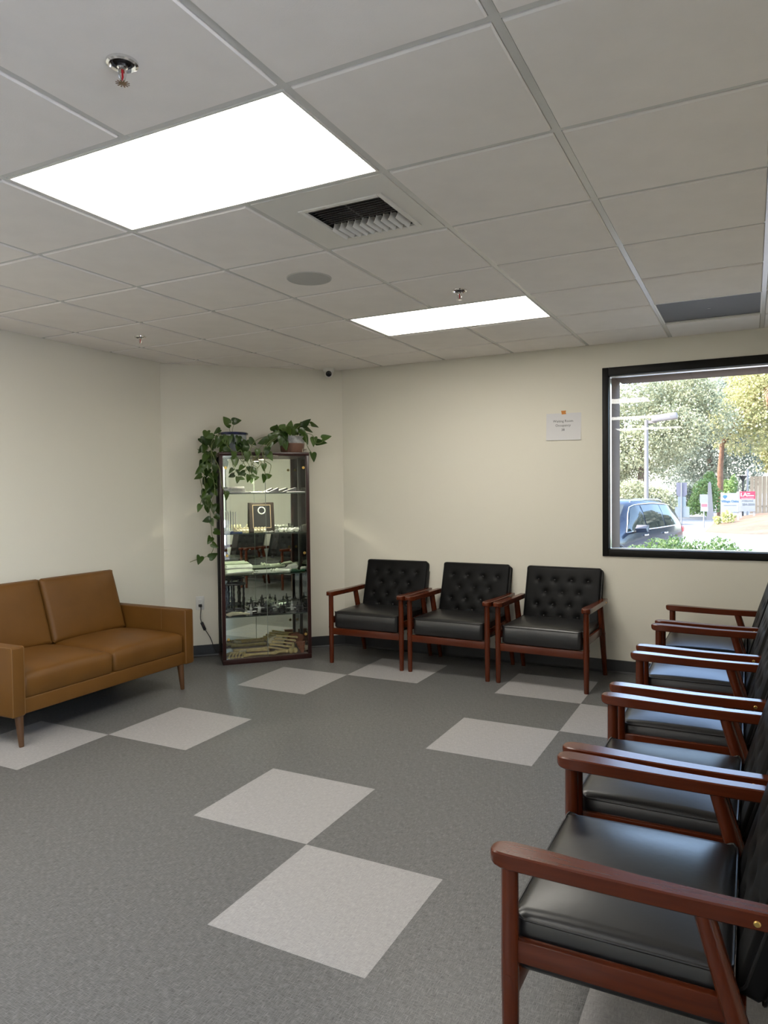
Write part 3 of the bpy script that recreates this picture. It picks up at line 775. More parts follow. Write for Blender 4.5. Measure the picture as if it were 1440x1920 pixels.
def long_bone(L=0.28, r=0.010, k=1.9, bend=0.01, n=10, fork=True):
    """shaft along x with swollen, two-lobed ends"""
    mb = MB(); P = []; Rr = []
    for i in range(15):
        f = i / 14; x = (f - 0.5) * L; e = abs(f - 0.5) * 2
        P.append((x, bend * math.sin(pi * f), 0)); Rr.append(r * (1 + (k - 1) * max(0, (e - 0.55) / 0.45) ** 2) * (0.75 if i in (0, 14) else 1))
    mb.tube(P, Rr, n)
    if fork:
        for s in (-1, 1):
            for q_ in (-1, 1):
                mb.ball((s * (L / 2 - r * 0.4), q_ * r * 0.95, 0), (r * 1.15, r * 1.05, r * 1.2), 8, 6)
    return mb
def rod(L, r, n=8): return MB().tube([(-L / 2, 0, 0), (L / 2, 0, 0)], r, n)
zb = 0.044
BG = 'yellow leg and foot bones on the cabinet floor'
item('long_bone', long_bone(0.31, 0.011, 1.7, 0.006), BONE_Y, 'long yellow bone lying at the back of the cabinet floor', 'bone', 468, zb, 0.275, 0.0)
item('long_bone', long_bone(0.29, 0.008, 1.8, 0.006), BONE_Y, 'thin yellow bone next to the long one at the back of the cabinet floor', 'bone', 470, zb, 0.222, 0.0)
item('long_bone', long_bone(0.27, 0.0115, 1.9, 0.005), BONE_Y, 'thick yellow shin bone along the front of the cabinet floor', 'bone', 484, zb, 0.058, 0.02)
item('long_bone', long_bone(0.25, 0.007, 1.8, 0.005), BONE_Y, 'thin yellow calf bone behind the thick shin bone', 'bone', 481, zb, 0.108, 0.03)
item('long_bone', long_bone(0.10, 0.014, 1.7, 0.003), BONE_Y, 'short stout yellow bone between the shin bone and the knee joint', 'bone', 524, zb, 0.085, 0.1)
kn = MB(); kn.ball((-0.020, 0, 0), (0.024, 0.028, 0.026), 14, 9); kn.ball((0.022, 0, 0.002), (0.022, 0.027, 0.025), 14, 9); kn.tube([(0, 0.0, 0.0), (0.01, 0.06, 0.018), (0.02, 0.11, 0.035)], [0.024, 0.016, 0.014], 10)
item('knee_bone', kn, BONE_Y, 'yellow knee joint bone with two round knuckles', 'bone', 546, zb, 0.048, -0.05)
# fanned ribs of bone piled at the back right
for k in range(5):
    item('long_bone', long_bone(0.19, 0.0085, 1.6, 0.010), BONE_Y, 'yellow long bone in the slanting pile at the back of the cabinet floor', 'bone', 519 + 4 * k, zb, 0.145 + 0.030 * k, -0.30 + 0.10 * k,
         Matrix.Rotation(0.16, 3, 'Y'), 'pile of slanting yellow bones', lift=0.004 + 0.020 * k)
def hip(sx):
    mb = MB(); ang = [(-0.075, 0.0, 0.012), (-0.06, 0.045, 0.014), (-0.01, 0.065, 0.014), (0.05, 0.05, 0.016), (0.075, 0.0, 0.018), (0.05, -0.035, 0.018), (0.0, -0.03, 0.015), (-0.05, -0.03, 0.013)]
    top = [(x * 0.9 * sx, y * 0.9, t + 0.012 * math.sin(x * 30)) for x, y, t in ang]; bot = [(x * sx, y, -t * 0.4 + 0.012 * math.sin(x * 30)) for x, y, t in ang]
    mb.loft([bot, top]); mb.ball((0.03 * sx, -0.012, 0.012), (0.026, 0.024, 0.02), 10, 7)
    mb.loop([(0.075 * sx + 0.026 * math.cos(w), -0.03 + 0.026 * math.sin(w), 0.0) for w in [2 * pi * i / 14 for i in range(14)]], 0.008)
    return mb
item('hip_bone', hip(1), BONE_C, 'cream hip bone leaning in the back of the cabinet floor', 'bone', 515, zb, 0.325, 0.0, Matrix.Rotation(0.75, 3, 'X') @ Matrix.Rotation(0.15, 3, 'Y'))
item('hip_bone', hip(-1), BONE_R, 'reddish hip bone leaning in the back of the cabinet floor', 'bone', 553, zb, 0.318, 0.0, Matrix.Rotation(0.85, 3, 'X') @ Matrix.Rotation(-0.3, 3, 'Y'))
sac = MB().loft([[(-0.045, 0.02, 0), (0.045, 0.02, 0), (0.04, 0.045, 0), (-0.04, 0.045, 0)], [(-0.03, 0.012, -0.05), (0.03, 0.012, -0.05), (0.026, 0.035, -0.05), (-0.026, 0.035, -0.05)], [(-0.010, 0, -0.1), (0.010, 0, -0.1), (0.008, 0.014, -0.1), (-0.008, 0.014, -0.1)]])
for k in range(3):
    for s in (-1, 1): sac.ball((s * (0.032 - 0.007 * k), 0.016 - 0.004 * k, -0.015 - 0.027 * k), (0.008, 0.008, 0.009), 8, 5)
item('tail_bone', sac, BONE_R, 'reddish wedge shaped bone standing on its tip in the cabinet', 'bone', 562, zb, 0.065, 0.2, Matrix.Rotation(-0.25, 3, 'X'))
item('bone_ball', MB().ball((0, 0, 0), (0.030, 0.024, 0.026), 14, 9).ball((0.028, 0.0, 0.008), (0.014, 0.016, 0.014), 10, 6), BONE_C, 'rounded cream bone behind the reddish wedge bone', 'bone', 569, zb, 0.120)
for k in range(5):
    item('toe_bone', long_bone(0.075, 0.0068, 1.5, 0.004, 8), BONE_Y, 'small yellow toe bone lying at the front of the cabinet floor', 'bone', 427 + 6.3 * k, zb, 0.065, 1.25, Matrix.Rotation(-0.3, 3, 'Y'), 'yellow toe bones at the front of the cabinet floor')
for k in range(3):
    item('foot_bone', long_bone(0.085, 0.009, 1.6, 0.005, 8), BONE_Y, 'yellow foot bone crossing above the toe bones', 'bone', 429 + 4 * k, zb, 0.140 + 0.030 * k, -0.15, None, 'yellow foot bones behind the toe bones')
anc = MB().ball((0, 0, 0), (0.03, 0.022, 0.02), 12, 8).ball((0.025, 0.008, 0.004), (0.02, 0.016, 0.016), 10, 7).ball((-0.022, -0.004, 0.006), (0.018, 0.018, 0.014), 10, 7)
item('ankle_bone', anc, BONE_C, 'lumpy cream ankle bone behind the toe bones', 'bone', 451, zb, 0.165, 0.4)

# shelf with black frame and fixators
z4 = SHZ[3] + 0.004
def fixator_frame():
    t = thing('ring_fixator_stand', 'black ring frame on tall threaded posts on a glass shelf', 'medical frame')
    R_ = 0.075
    for z, rr in ((0.315, 0.070), (0.260, 0.080), (0.03, 0.080)):
        obj('ring', MB().loop([(rr * 1.05 * math.cos(w), rr * 0.8 * math.sin(w), z) for w in [2 * pi * i / 20 for i in range(20)]], 0.009, 8), DSTEEL, t)
    for k, w in enumerate((0.3, 1.7, 2.9, 4.2, 5.4)):
        x, y = 0.080 * 1.05 * math.cos(w), 0.080 * 0.8 * math.sin(w); mb = MB(); prof = []
        for i in range(13):
            z = 0.262 * i / 12; prof.append(((0.0065 if i % 2 else 0.0095) * (1.35 if i in (5, 6) else 1), z))
        mb.lathe([(0, 0)] + prof + [(0, 0.262)], (x, y, 0), 8)
        obj('post', mb, mat('black_anodised', (0.015, 0.015, 0.017), 0.35, metal=0.5), t)
    for w in (0.9, 2.4, 3.9, 5.2):
        obj('ring_post', MB().tube([(0.072 * math.cos(w), 0.058 * math.sin(w), 0.26), (0.072 * math.cos(w), 0.058 * math.sin(w), 0.315)], 0.006, 8), DSTEEL, t)
    return t
ff = fixator_frame(); p = cab_at(440, 1000, 0.19); ff.location = to_world((p.x, 0.19, z4)); ff.rotation_euler = (0, 0, CRZ + 0.3)
def clamp(seed):
    r_ = random.Random(seed); mb = MB()
    mb.rbox((0, 0, 0.018), (0.034, 0.022, 0.034), 0.004); mb.rbox((0.004, 0, 0.046), (0.022, 0.030, 0.022), 0.004)
    mb.tube([(-0.052, 0.004, 0.020), (0.05, -0.004, 0.020 + r_.uniform(-0.006, 0.012))], 0.0045, 8)
    mb.tube([(0.0, -0.045, 0.046), (0.0, 0.045, 0.046 + r_.uniform(-0.01, 0.01))], 0.0042, 8)
    mb.lathe([(0, 0.0), (0.009, 0), (0.009, 0.012), (0.005, 0.013), (0.005, 0.032), (0, 0.032)], (0.004, 0, 0.055), 6)
    mb.lathe([(0, 0.0), (0.008, 0), (0.008, 0.010), (0, 0.010)], (-0.02, 0, 0.030), 6, Matrix.Rotation(pi / 2, 3, 'X'))
    return mb
cl_px = [(467, 0.09), (471, 0.315), (492, 0.315), (513, 0.175), (524, 0.07), (476, 0.215), (484, 0.135), (497, 0.22), (506, 0.11), (517, 0.25), (529, 0.14), (537, 0.26), (546, 0.18), (556, 0.10), (563, 0.22)]
for k, (px, dp) in enumerate(cl_px):
    item('fixator_clamp', clamp(k), DSTEEL if k % 3 else BSTEEL, 'dark metal bone fixator clamp with crossed rods' if k % 3 else 'bright steel bone fixator clamp with crossed rods', 'clamp', px, z4, dp, k * 1.3,
         None, 'dark fixator clamps on the glass shelf' if k % 3 else 'bright fixator clamps on the glass shelf')
for k, (px, dp, L_, a) in enumerate([(492, 0.075, 0.17, -0.25), (505, 0.055, 0.16, -0.2)]):
    item('black_rod', rod(L_, 0.0055), BLACKP, 'black rod lying at the front edge of the clamp shelf', 'rod', px, z4, dp, a, None, 'black rods on the clamp shelf')
item('jaw_bone', MB().tube([(-0.10, 0.0, 0.012), (-0.05, 0.006, 0.016), (0.0, 0.010, 0.014), (0.06, 0.006, 0.010), (0.10, 0, 0.006)], [0.010, 0.018, 0.015, 0.010, 0.006], 10).ball((-0.07, 0, 0.012), (0.025, 0.02, 0.018), 10, 7).ball((0.02, 0.012, 0.016), (0.02, 0.014, 0.012), 10, 7), BONE_C,
     'cream long-nosed bone at the front edge of the clamp shelf', 'bone', 444, z4, 0.050, 0.05)
item('flat_plate', MB().rbox((0, 0, 0.004), (0.20, 0.06, 0.006), 0.002), GREYI, 'flat grey plate leaning at the back of the clamp shelf', 'plate', 541, z4, 0.315, 0.05, Matrix.Rotation(0.9, 3, 'X') @ Matrix.Rotation(-0.12, 3, 'Y'))

# shelf with white bones
z3 = SHZ[2] + 0.004
for k, (px, dp, L_, a, r_) in enumerate([(446, 0.315, 0.22, 0.0, 0.0085), (445, 0.268, 0.21, 0.02, 0.008), (447, 0.220, 0.22, 0.0, 0.0085), (446, 0.172, 0.21, -0.02, 0.008), (449, 0.124, 0.22, 0.0, 0.0085), (447, 0.068, 0.22, 0.01, 0.009)]):
    item('white_bone', long_bone(L_, r_, 1.6, 0.012), BONE_W, 'white long bone among the row on the middle glass shelf', 'bone', px, z3, dp, a, Matrix.Rotation(-0.05, 3, 'Y'), 'white long bones on the middle glass shelf')
for k, (px, dp, a) in enumerate([(446, 0.292, 0.0), (448, 0.196, 0.0), (447, 0.10, 0.0)]):
    item('white_bone', long_bone(0.22, 0.010, 1.5, 0.01), BONE_W, 'white long bone lying on top of the other white bones', 'bone', px, z3, dp, a, None, 'white bones lying on top', lift=0.040)
for k, (px, dp, L_, a) in enumerate([(500, 0.26, 0.22, 0.03), (497, 0.20, 0.20, -0.04), (503, 0.145, 0.19, 0.06), (497, 0.09, 0.21, 0.0), (505, 0.05, 0.22, 0.05)]):
    item('bone_nail', rod(L_, 0.0060), BSTEEL if k % 2 else STEEL, 'straight steel rod among the bones on the middle glass shelf', 'rod', px, z3, dp, a, None, 'steel rods on the middle glass shelf')
item('joint_bone', MB().ball((0, 0, 0), (0.016, 0.014, 0.014), 10, 7).ball((0.012, 0.012, 0.01), (0.011, 0.012, 0.011), 10, 6).ball((-0.012, -0.006, 0.012), (0.010, 0.01, 0.012), 10, 6), BONE_W, 'small knobbly white joint bone among the steel rods', 'bone', 510, z3, 0.085)
sc = MB().loft([[(-0.065, -0.02, 0), (-0.02, -0.035, 0.004), (0.05, -0.03, 0.008), (0.065, 0.0, 0.006), (0.04, 0.03, 0.004), (-0.03, 0.02, 0)], [(-0.055, -0.015, 0.012), (-0.02, -0.026, 0.026), (0.04, -0.02, 0.034), (0.052, 0.0, 0.03), (0.035, 0.02, 0.026), (-0.025, 0.014, 0.018)]])
item('shoulder_blade', sc, BONE_W, 'broad white flat bone at the back of the middle glass shelf', 'bone', 545, z3, 0.25, 0.1, Matrix.Rotation(0.55, 3, 'X'), lift=0.012)
for k, (px, dp, a) in enumerate([(530, 0.22, 0.1), (528, 0.10, -0.08)]):
    item('white_bone', long_bone(0.13, 0.011, 1.5, 0.008), BONE_W, 'short white bone beside the green object', 'bone', px, z3, dp, a, None, 'short white bones beside the green object')
gr = MB().rbox((0, 0, 0.009), (0.125, 0.05, 0.016), 0.006); gr.rbox((-0.03, 0.0, 0.020), (0.05, 0.035, 0.012), 0.004); gr.ball((0.05, 0, 0.016), (0.02, 0.02, 0.012), 10, 6)
item('green_tool', gr, GREEN, 'dark green plastic tool on the middle glass shelf', 'tool', 557, z3, 0.075, 0.05)
item('joint_bone', MB().ball((0, 0, 0), (0.020, 0.018, 0.018), 12, 8).ball((0.018, 0.004, 0.006), (0.014, 0.014, 0.013), 10, 7), BONE_W, 'round white bone behind the green tool', 'bone', 566, z3, 0.17)

# shelf with plaque
z2 = SHZ[1] + 0.004
rk = thing('rod_rack', 'clear stand of five thin upright steel rods', 'rod rack'); p = cab_at(433, 1000, 0.15); rk.location = to_world((p.x, 0.15, z2)); rk.rotation_euler = (0, 0, CRZ)
obj('base', MB().rbox((0, 0, 0.010), (0.115, 0.045, 0.020), 0.003), mat('pale_plastic', (0.55, 0.55, 0.54), 0.3), rk)
for k in range(5):
    obj('rod', MB().tube([(-0.042 + 0.021 * k, 0, 0.018), (-0.042 + 0.021 * k, 0, 0.182)], 0.0045, 8), BSTEEL, rk)
pq = thing('award_plaque', 'dark wooden plaque with gold border and silver wreath leaning on the shelf', 'plaque'); p = cab_at(492, 1000, 0.29); pq.location = to_world((p.x, 0.285, z2)); pq.rotation_euler = (-0.18, 0, CRZ)
PW, PH = 0.222, 0.262
obj('board', MB().rbb((-PW / 2, 0, 0), (PW / 2, 0.016, PH), 0.004), mat('plaque_wood', (0.028, 0.018, 0.014), 0.35), pq)
mb = MB(); x0, z0, x1, z1_ = -PW / 2 + 0.030, 0.030, PW / 2 - 0.030, PH - 0.022
for lo, hi in (((x0, -0.0015, z0), (x0 + 0.006, 0.001, z1_)), ((x1 - 0.006, -0.0015, z0), (x1, 0.001, z1_)), ((x0, -0.0015, z0), (x1, 0.001, z0 + 0.006)), ((x0, -0.0015, z1_ - 0.006), (x1, 0.001, z1_))): mb.bb(lo, hi)
obj('gold_border', mb, mat('gold_print', (0.65, 0.48, 0.30), 0.35, metal=0.6), pq, smooth=False)
obj('engraved_plate', MB().bb((x0 + 0.006, -0.001, z0 + 0.006), (x1 - 0.006, 0.001, z1_ - 0.006)), mat('plaque_plate', (0.020, 0.020, 0.021), 0.3), pq, smooth=False)
wr = MB()
for k in range(16):
    w = -1.25 * pi + 1.5 * pi * k / 15 + pi * 1.5
    w = pi / 2 + 0.28 + (2 * pi - 0.56) * k / 15
    wr.ball((0.030 * math.cos(w), -0.0025, z1_ - 0.052 + 0.030 * math.sin(w)), (0.010, 0.0015, 0.005), 8, 4, Matrix.Rotation(-(w + 1.2), 3, 'Y'))
obj('wreath', wr, mat('silver_print', (0.75, 0.75, 0.72), 0.35, metal=0.4), pq)
mb = MB()
for k, ww in enumerate((0.07, 0.085, 0.06, 0.08)): mb.bb((-ww / 2, -0.0013, 0.115 - 0.018 * k), (ww / 2, -0.0009, 0.1175 - 0.018 * k))
obj('engraved_lines', mb, mat('faint_print', (0.06, 0.06, 0.06), 0.4), pq, smooth=False)
def vertebra(seed, n=4):
    r_ = random.Random(seed); mb = MB()
    for k in range(n):
        x = (k - (n - 1) / 2) * 0.027
        mb.lathe([(0, -0.011), (0.018, -0.011), (0.015, 0), (0.018, 0.011), (0, 0.011)], (x, 0, 0.02), 12, Matrix.Rotation(pi / 2, 3, 'Y'))
        mb.ball((x, 0.016, 0.036), (0.009, 0.012, 0.016), 8, 6); mb.ball((x, -0.018, 0.022), (0.008, 0.014, 0.007), 8, 6); mb.ball((x + 0.006, 0.004, 0.042), (0.007, 0.008, 0.012), 8, 6)
    return mb
item('spine_section', vertebra(1, 5), BONE_C, 'long cream section of spine bones left of the plaque foot', 'bone', 452, z2, 0.085, 0.05)
item('spine_section', vertebra(2, 4), BONE_C, 'short cream section of spine bones in front of the plaque', 'bone', 488, z2, 0.075, -0.05)
item('blue_tool', MB().rbox((0, 0, 0.007), (0.10, 0.03, 0.014), 0.004).rbox((-0.032, 0, 0.017), (0.025, 0.024, 0.008), 0.003), BLUE, 'blue plastic tool at the front of the plaque shelf', 'tool', 443, z2, 0.037, 0.03)
for k, (px, dp) in enumerate([(498, 0.040), (505, 0.045), (511, 0.09)]):
    item('steel_screw', MB().tube([(-0.02, 0, 0), (0.014, 0, 0)], 0.004, 8).lathe([(0, 0), (0.008, 0), (0.007, 0.005), (0, 0.006)], (0.014, 0, 0), 10, Matrix.Rotation(pi / 2, 3, 'Y')), BSTEEL, 'small bright screw in front of the plaque', 'screw', px, z2, dp, k * 0.9, None, 'small screws in front of the plaque')
for k, (px, dp, a) in enumerate([(523, 0.22, 0.3), (533, 0.26, -0.4), (543, 0.20, 0.2), (551, 0.25, -0.2), (545, 0.14, 0.5)]):
    mb = MB()
    for q_ in range(3): mb.loop([((q_ - 1) * 0.024 + 0.016 * math.cos(w), 0.014 * math.sin(w), 0.006 + 0.012 * q_) for w in [2 * pi * i / 12 for i in range(12)]], 0.005, 6)
    mb.rbox((0, 0, 0.014), (0.08, 0.010, 0.010), 0.003)
    item('joint_implant', mb, BSTEEL if k % 2 == 0 else STEEL, 'curled bright steel implant right of the plaque', 'implant', px, z2, dp, a, None, 'steel implants right of the plaque')
for k, (px, dp) in enumerate([(528, 0.085), (537, 0.060), (547, 0.055), (556, 0.090)]):
    item('white_joint', MB().ball((0, 0, 0), (0.022, 0.016, 0.016), 12, 8).ball((0.016, 0.006, 0.008), (0.014, 0.013, 0.014), 10, 7).ball((-0.016, -0.004, 0.006), (0.012, 0.012, 0.012), 10, 7), BONE_W, 'lumpy white bone piece right of the plaque', 'bone', px, z2, dp, k * 1.1, None, 'white bone pieces right of the plaque')
item('clear_cup', MB().lathe([(0, 0), (0.024, 0), (0.030, 0.05), (0.028, 0.05), (0.022, 0.003), (0, 0.003)], n=20), thin_glass('clear_plastic', (0.93, 0.95, 0.96), extra=0.06), 'clear plastic cup at the end of the plaque shelf', 'cup', 567, z2, 0.10)

# top shelf
z1 = SHZ[0] + 0.004
def bone_plate(L_, w_):
    mb = MB().rbox((0, 0, 0.006), (L_, w_, 0.012), 0.002)
    for k in range(5): mb.lathe([(0.004, 0.0), (0.007, 0.0), (0.007, 0.002), (0.004, 0.002), (0.004, 0)], ((k - 2) * L_ / 6, 0, 0.0118), 10)
    return mb
for k, (px, dp, L_, a) in enumerate([(440, 0.25, 0.23, 0.05), (438, 0.19, 0.22, -0.08), (446, 0.13, 0.24, -0.12), (440, 0.07, 0.20, 0.0)]):
    item('bone_plate', bone_plate(L_, 0.045), GREYI, 'flat grey metal plate lying on the top glass shelf', 'plate', px, z1, dp, a, None, 'grey metal plates on the top glass shelf', smooth=False)
for lv in (1, 2, 3):
    for k, (px, dp, a) in enumerate([(436 + 2 * lv, 0.235, 0.07 * lv), (439 + lv, 0.155, -0.12 + 0.06 * lv)][:2 if lv < 3 else 1]):
        item('bone_plate', bone_plate(0.215 - 0.02 * lv, 0.055), GREYI, 'grey metal plate stacked on other plates on the top glass shelf', 'plate', px, z1, dp, a, None, 'stacked grey metal plates', lift=0.0145 * lv, smooth=False)
for k, (px, dp) in enumerate([(483, 0.07), (489, 0.12), (495, 0.06), (501, 0.10)]):
    item('steel_screw', MB().tube([(-0.022, 0, 0), (0.016, 0, 0)], 0.004, 8).lathe([(0, 0), (0.008, 0), (0.007, 0.005), (0, 0.006)], (0.016, 0, 0), 10, Matrix.Rotation(pi / 2, 3, 'Y')), BSTEEL, 'small bright screw on the top glass shelf', 'screw', px, z1, dp, k * 0.8, None, 'small screws on the top glass shelf')
for k, (px, dp, w_, nm) in enumerate([(513, 0.20, 0.10, 'smaller'), (542, 0.14, 0.14, 'larger')]):
    t = thing('card_stand', nm + ' white card on a sloping dark stand on the top glass shelf', 'card stand'); p = cab_at(px, 1000, dp); t.location = to_world((p.x, dp, z1)); t.rotation_euler = (0, 0, CRZ - 0.1)
    P = [(-w_ / 2, 0.0), (w_ / 2, 0.045), (w_ / 2, 0.0)]
    obj('wedge', MB().loft([[(x, -0.028, z) for x, z in P], [(x, 0.03, z) for x, z in P]]), DSTEEL, t, smooth=False)
    th_ = math.atan2(0.045, w_)
    obj('card', MB().box((0.006, 0.001, 0.0265), (w_ * 0.78, 0.050, 0.003), Matrix.Rotation(-th_, 3, 'Y')), mat('white_card', (0.8, 0.8, 0.78), 0.4), t, smooth=False)
item('bone_nail', rod(0.16, 0.005), BSTEEL, 'thin steel rod at the end of the top glass shelf', 'rod', 556, z1, 0.065, -0.04)

# ================================================================== POTTED PLANTS ON THE CABINET
LEAF = leaf_mat('pothos_leaf', (0.014, 0.040, 0.005), (0.058, 0.112, 0.014), 0.30, 0.12)
LEAF_Y = leaf_mat('pothos_leaf_pale', (0.060, 0.12, 0.022), (0.10, 0.16, 0.045), 0.30, 0.12)
STEM = mat('pothos_stem', (0.16, 0.19, 0.07), 0.5)
SOIL = mat('soil', (0.03, 0.02, 0.014), 0.95, bump=(80, 0.6, 0.01))
def leaf_mesh(fold, curl):
    """heart-shaped leaf, unit length along +y from the stalk"""
    half = [(0.0, 0.0), (0.13, -0.10), (0.27, -0.09), (0.37, 0.04), (0.38, 0.20), (0.32, 0.42), (0.22, 0.64), (0.10, 0.85), (0.0, 1.0)]
    mids = [0.0, 0.0, 0.05, 0.12, 0.24, 0.44, 0.65, 0.85, 1.0]
    V = []; F = []
    def zz(x, y): return -abs(x) * fold * -1 - curl * y * y
    for i, (x, y) in enumerate(half):
        V.append((0, mids[i], zz(0, mids[i]))); V.append((x, y, zz(x, y) + 0.02 * math.sin(7 * y))); V.append((-x, y, zz(x, y) + 0.02 * math.sin(7 * y + 1)))
    for i in range(len(half) - 1):
        a, b = 3 * i, 3 * (i + 1)
        F.append((a, a + 1, b + 1, b)); F.append((a, b, b + 2, a + 2))
    mb = MB(); mb.v = V; mb.f = F
    me = bpy.data.meshes.new('leaf'); me.from_pydata(V, [], F); me.update()
    bm = bmesh.new(); bm.from_mesh(me); bmesh.ops.remove_doubles(bm, verts=bm.verts, dist=1e-4); bmesh.ops.recalc_face_normals(bm, faces=bm.faces); bm.to_mesh(me); bm.free()
    me.polygons.foreach_set('use_smooth', [True] * len(me.polygons))
    return me
LM = []
for f_, c_ in ((0.30, 0.15), (0.18, 0.3), (0.4, 0.1)):
    a = leaf_mesh(f_, c_); a.materials.append(LEAF); b = a.copy(); b.materials[0] = LEAF_Y; LM.append((a, b))

def px_world(px, py, dep): return on_plane(px, py, CO + CNORM * dep, CNORM)
def add_leaf(parent, px, py, dep, size, ang, pale=0.2, tilt=None):
    """ang: direction of the leaf tip in the picture plane of the cabinet, degrees, 0 = right, -90 = down"""
    p = px_world(px, py, dep)
    u = CROT @ Vector((1, 0, 0)); up = Vector((0, 0, 1)); nrm = -CNORM
    a = math.radians(ang); tip = (u * math.cos(a) + up * math.sin(a))
    nn = (nrm + Vector((rnd.uniform(-.5, .5), rnd.uniform(-.5, .5), rnd.uniform(0.0, .7)))).normalized()
    tip = (tip - nn * tip.dot(nn)).normalized(); side = tip.cross(nn)
    s = size
    Mx = Matrix((side, tip, nn)).transposed().to_4x4()
    me = LM[rnd.randrange(3)][1 if rnd.random() < pale else 0]
    o = obj('leaf', me, None, parent)
    M4 = Matrix.Translation(p - tip * s * 0.45) @ Mx @ Matrix.Scale(s, 4)
    o.matrix_local = parent.matrix_basis.inverted() @ M4
    return o
def add_vine(parent, pts, r=0.0028):
    """pts: (px, py, depth)"""
    W_ = [px_world(*p) for p in pts]; sm = []
    for i in range(len(W_) - 1):
        p0, p1, p2, p3 = W_[max(0, i - 1)], W_[i], W_[i + 1], W_[min(len(W_) - 1, i + 2)]
        for k in range(4):
            t = k / 4
            sm.append(0.5 * ((2 * p1) + (p2 - p0) * t + (2 * p0 - 5 * p1 + 4 * p2 - p3) * t * t + (3 * p1 - p0 - 3 * p2 + p3) * t ** 3))
    sm.append(W_[-1]); inv = parent.matrix_basis.inverted()
    return obj('vine', MB().tube([inv @ p for p in sm], r, 6), STEM, parent)

# left pot: wide blue-rimmed bowl
pl = cab_at(438, 846, 0.19); PLw = to_world((pl.x, 0.19, CHT))
plantL = thing('potted_pothos', 'trailing pothos in a blue rimmed white pot, vines hanging down the cabinet side', 'potted plant', PLw, CRZ)
obj('pot', MB().lathe([(0, 0), (0.085, 0), (0.098, 0.03), (0.112, 0.10), (0.112, 0.160), (0.103, 0.160), (0.100, 0.12), (0, 0.12)], n=36), mat('glazed_white', (0.42, 0.45, 0.48), 0.15, coat=0.5, noise=(14, 0.15)), plantL)
obj('pot_rim', MB().lathe([(0.112, 0.152), (0.125, 0.156), (0.128, 0.170), (0.122, 0.176), (0.103, 0.176), (0.101, 0.154), (0.112, 0.152)], n=36), mat('blue_glaze', (0.020, 0.025, 0.075), 0.15, coat=0.5, noise=(20, 0.5)), plantL)
obj('soil', MB().lathe([(0, 0.150), (0.101, 0.150), (0.101, 0.142), (0, 0.142)], n=24), SOIL, plantL)
pr = cab_at(548, 848, 0.17); PRw = to_world((pr.x, 0.17, CHT))
plantR = thing('potted_pothos', 'bushy pothos in a brown pot with pale rim on the cabinet', 'potted plant', PRw, CRZ)
obj('pot', MB().lathe([(0, 0), (0.092, 0), (0.102, 0.02), (0.108, 0.085), (0, 0.085)], n=36), mat('brown_pot', (0.17, 0.085, 0.055), 0.55, noise=(10, 0.15)), plantR)
obj('pot_rim', MB().lathe([(0, 0.0852), (0.107, 0.0852), (0.108, 0.135), (0.112, 0.146), (0.104, 0.150), (0.098, 0.125), (0, 0.125)], n=36), mat('grey_glaze', (0.35, 0.36, 0.36), 0.2, coat=0.4, noise=(25, 0.3)), plantR)
obj('soil', MB().lathe([(0, 0.132), (0.097, 0.132), (0.097, 0.126), (0, 0.126)], n=24), SOIL, plantR)

leafL = [(407, 809, 200), (393, 819, 200), (390, 829, 230), (382, 842, 250), (377, 844, 210), (403, 833, 250), (435, 824, -60), (418, 838, -90), (447, 842, -80), (460, 833, -40), (473, 829, -20), (460, 844, -100),
         (391, 855, -100), (400, 862, -80), (384, 860, 240), (378, 871, 230), (403, 879, -90), (373, 883, 220), (371, 894, 200), (391, 875, -110), (389, 887, -90), (384, 902, 250), (402, 893, -80), (395, 904, -100),
         (404, 907, -70), (388, 915, -110), (393, 929, -90), (404, 924, -80), (382, 929, -120), (374, 953, -110), (389, 955, -100), (400, 953, -80), (407, 955, -60), (387, 975, 200), (397, 980, -80), (409, 970, -20),
         (409, 998, -20), (393, 1013, 220), (403, 1023, -30), (400, 1042, 10), (374, 1050, -110)]
for (x, y, a) in leafL:
    low = y > 940
    dep = 0.13 if x < 411 else rnd.uniform(-0.03, 0.06) if y > 832 else rnd.uniform(0.02, 0.09)
    add_leaf(plantL, x, y, dep + (rnd.uniform(-0.07, 0.08) if x < 411 else 0), rnd.uniform(0.066, 0.090), a + rnd.uniform(-20, 20), 0.18)
for k in range(34):        # fill of the bushy part beside the cabinet
    y = 812 + 135 * rnd.random() ** 0.9; x = 393 + rnd.uniform(-15, 12) - (4 if y < 850 else 0)
    add_leaf(plantL, x, y, rnd.uniform(0.08, 0.30), rnd.uniform(0.06, 0.09), rnd.uniform(-140, -40), 0.1)
for (x, y, a, s) in [(440, 866, -85, 0.085), (439, 855, -90, 0.08), (464, 856, -90, 0.085), (452, 877, -120, 0.065), (453, 888, 200, 0.065), (467, 880, -80, 0.05), (466, 897, -100, 0.065), (476, 894, -20, 0.05), (425, 929, -90, 0.075)]:
    add_leaf(plantL, x, y, -0.035, s, a, 0.5)
for k in range(16):
    add_leaf(plantL, rnd.uniform(403, 470), rnd.uniform(822, 846), rnd.uniform(0.0, 0.06), rnd.uniform(0.065, 0.09), rnd.uniform(-150, -30), 0.15)
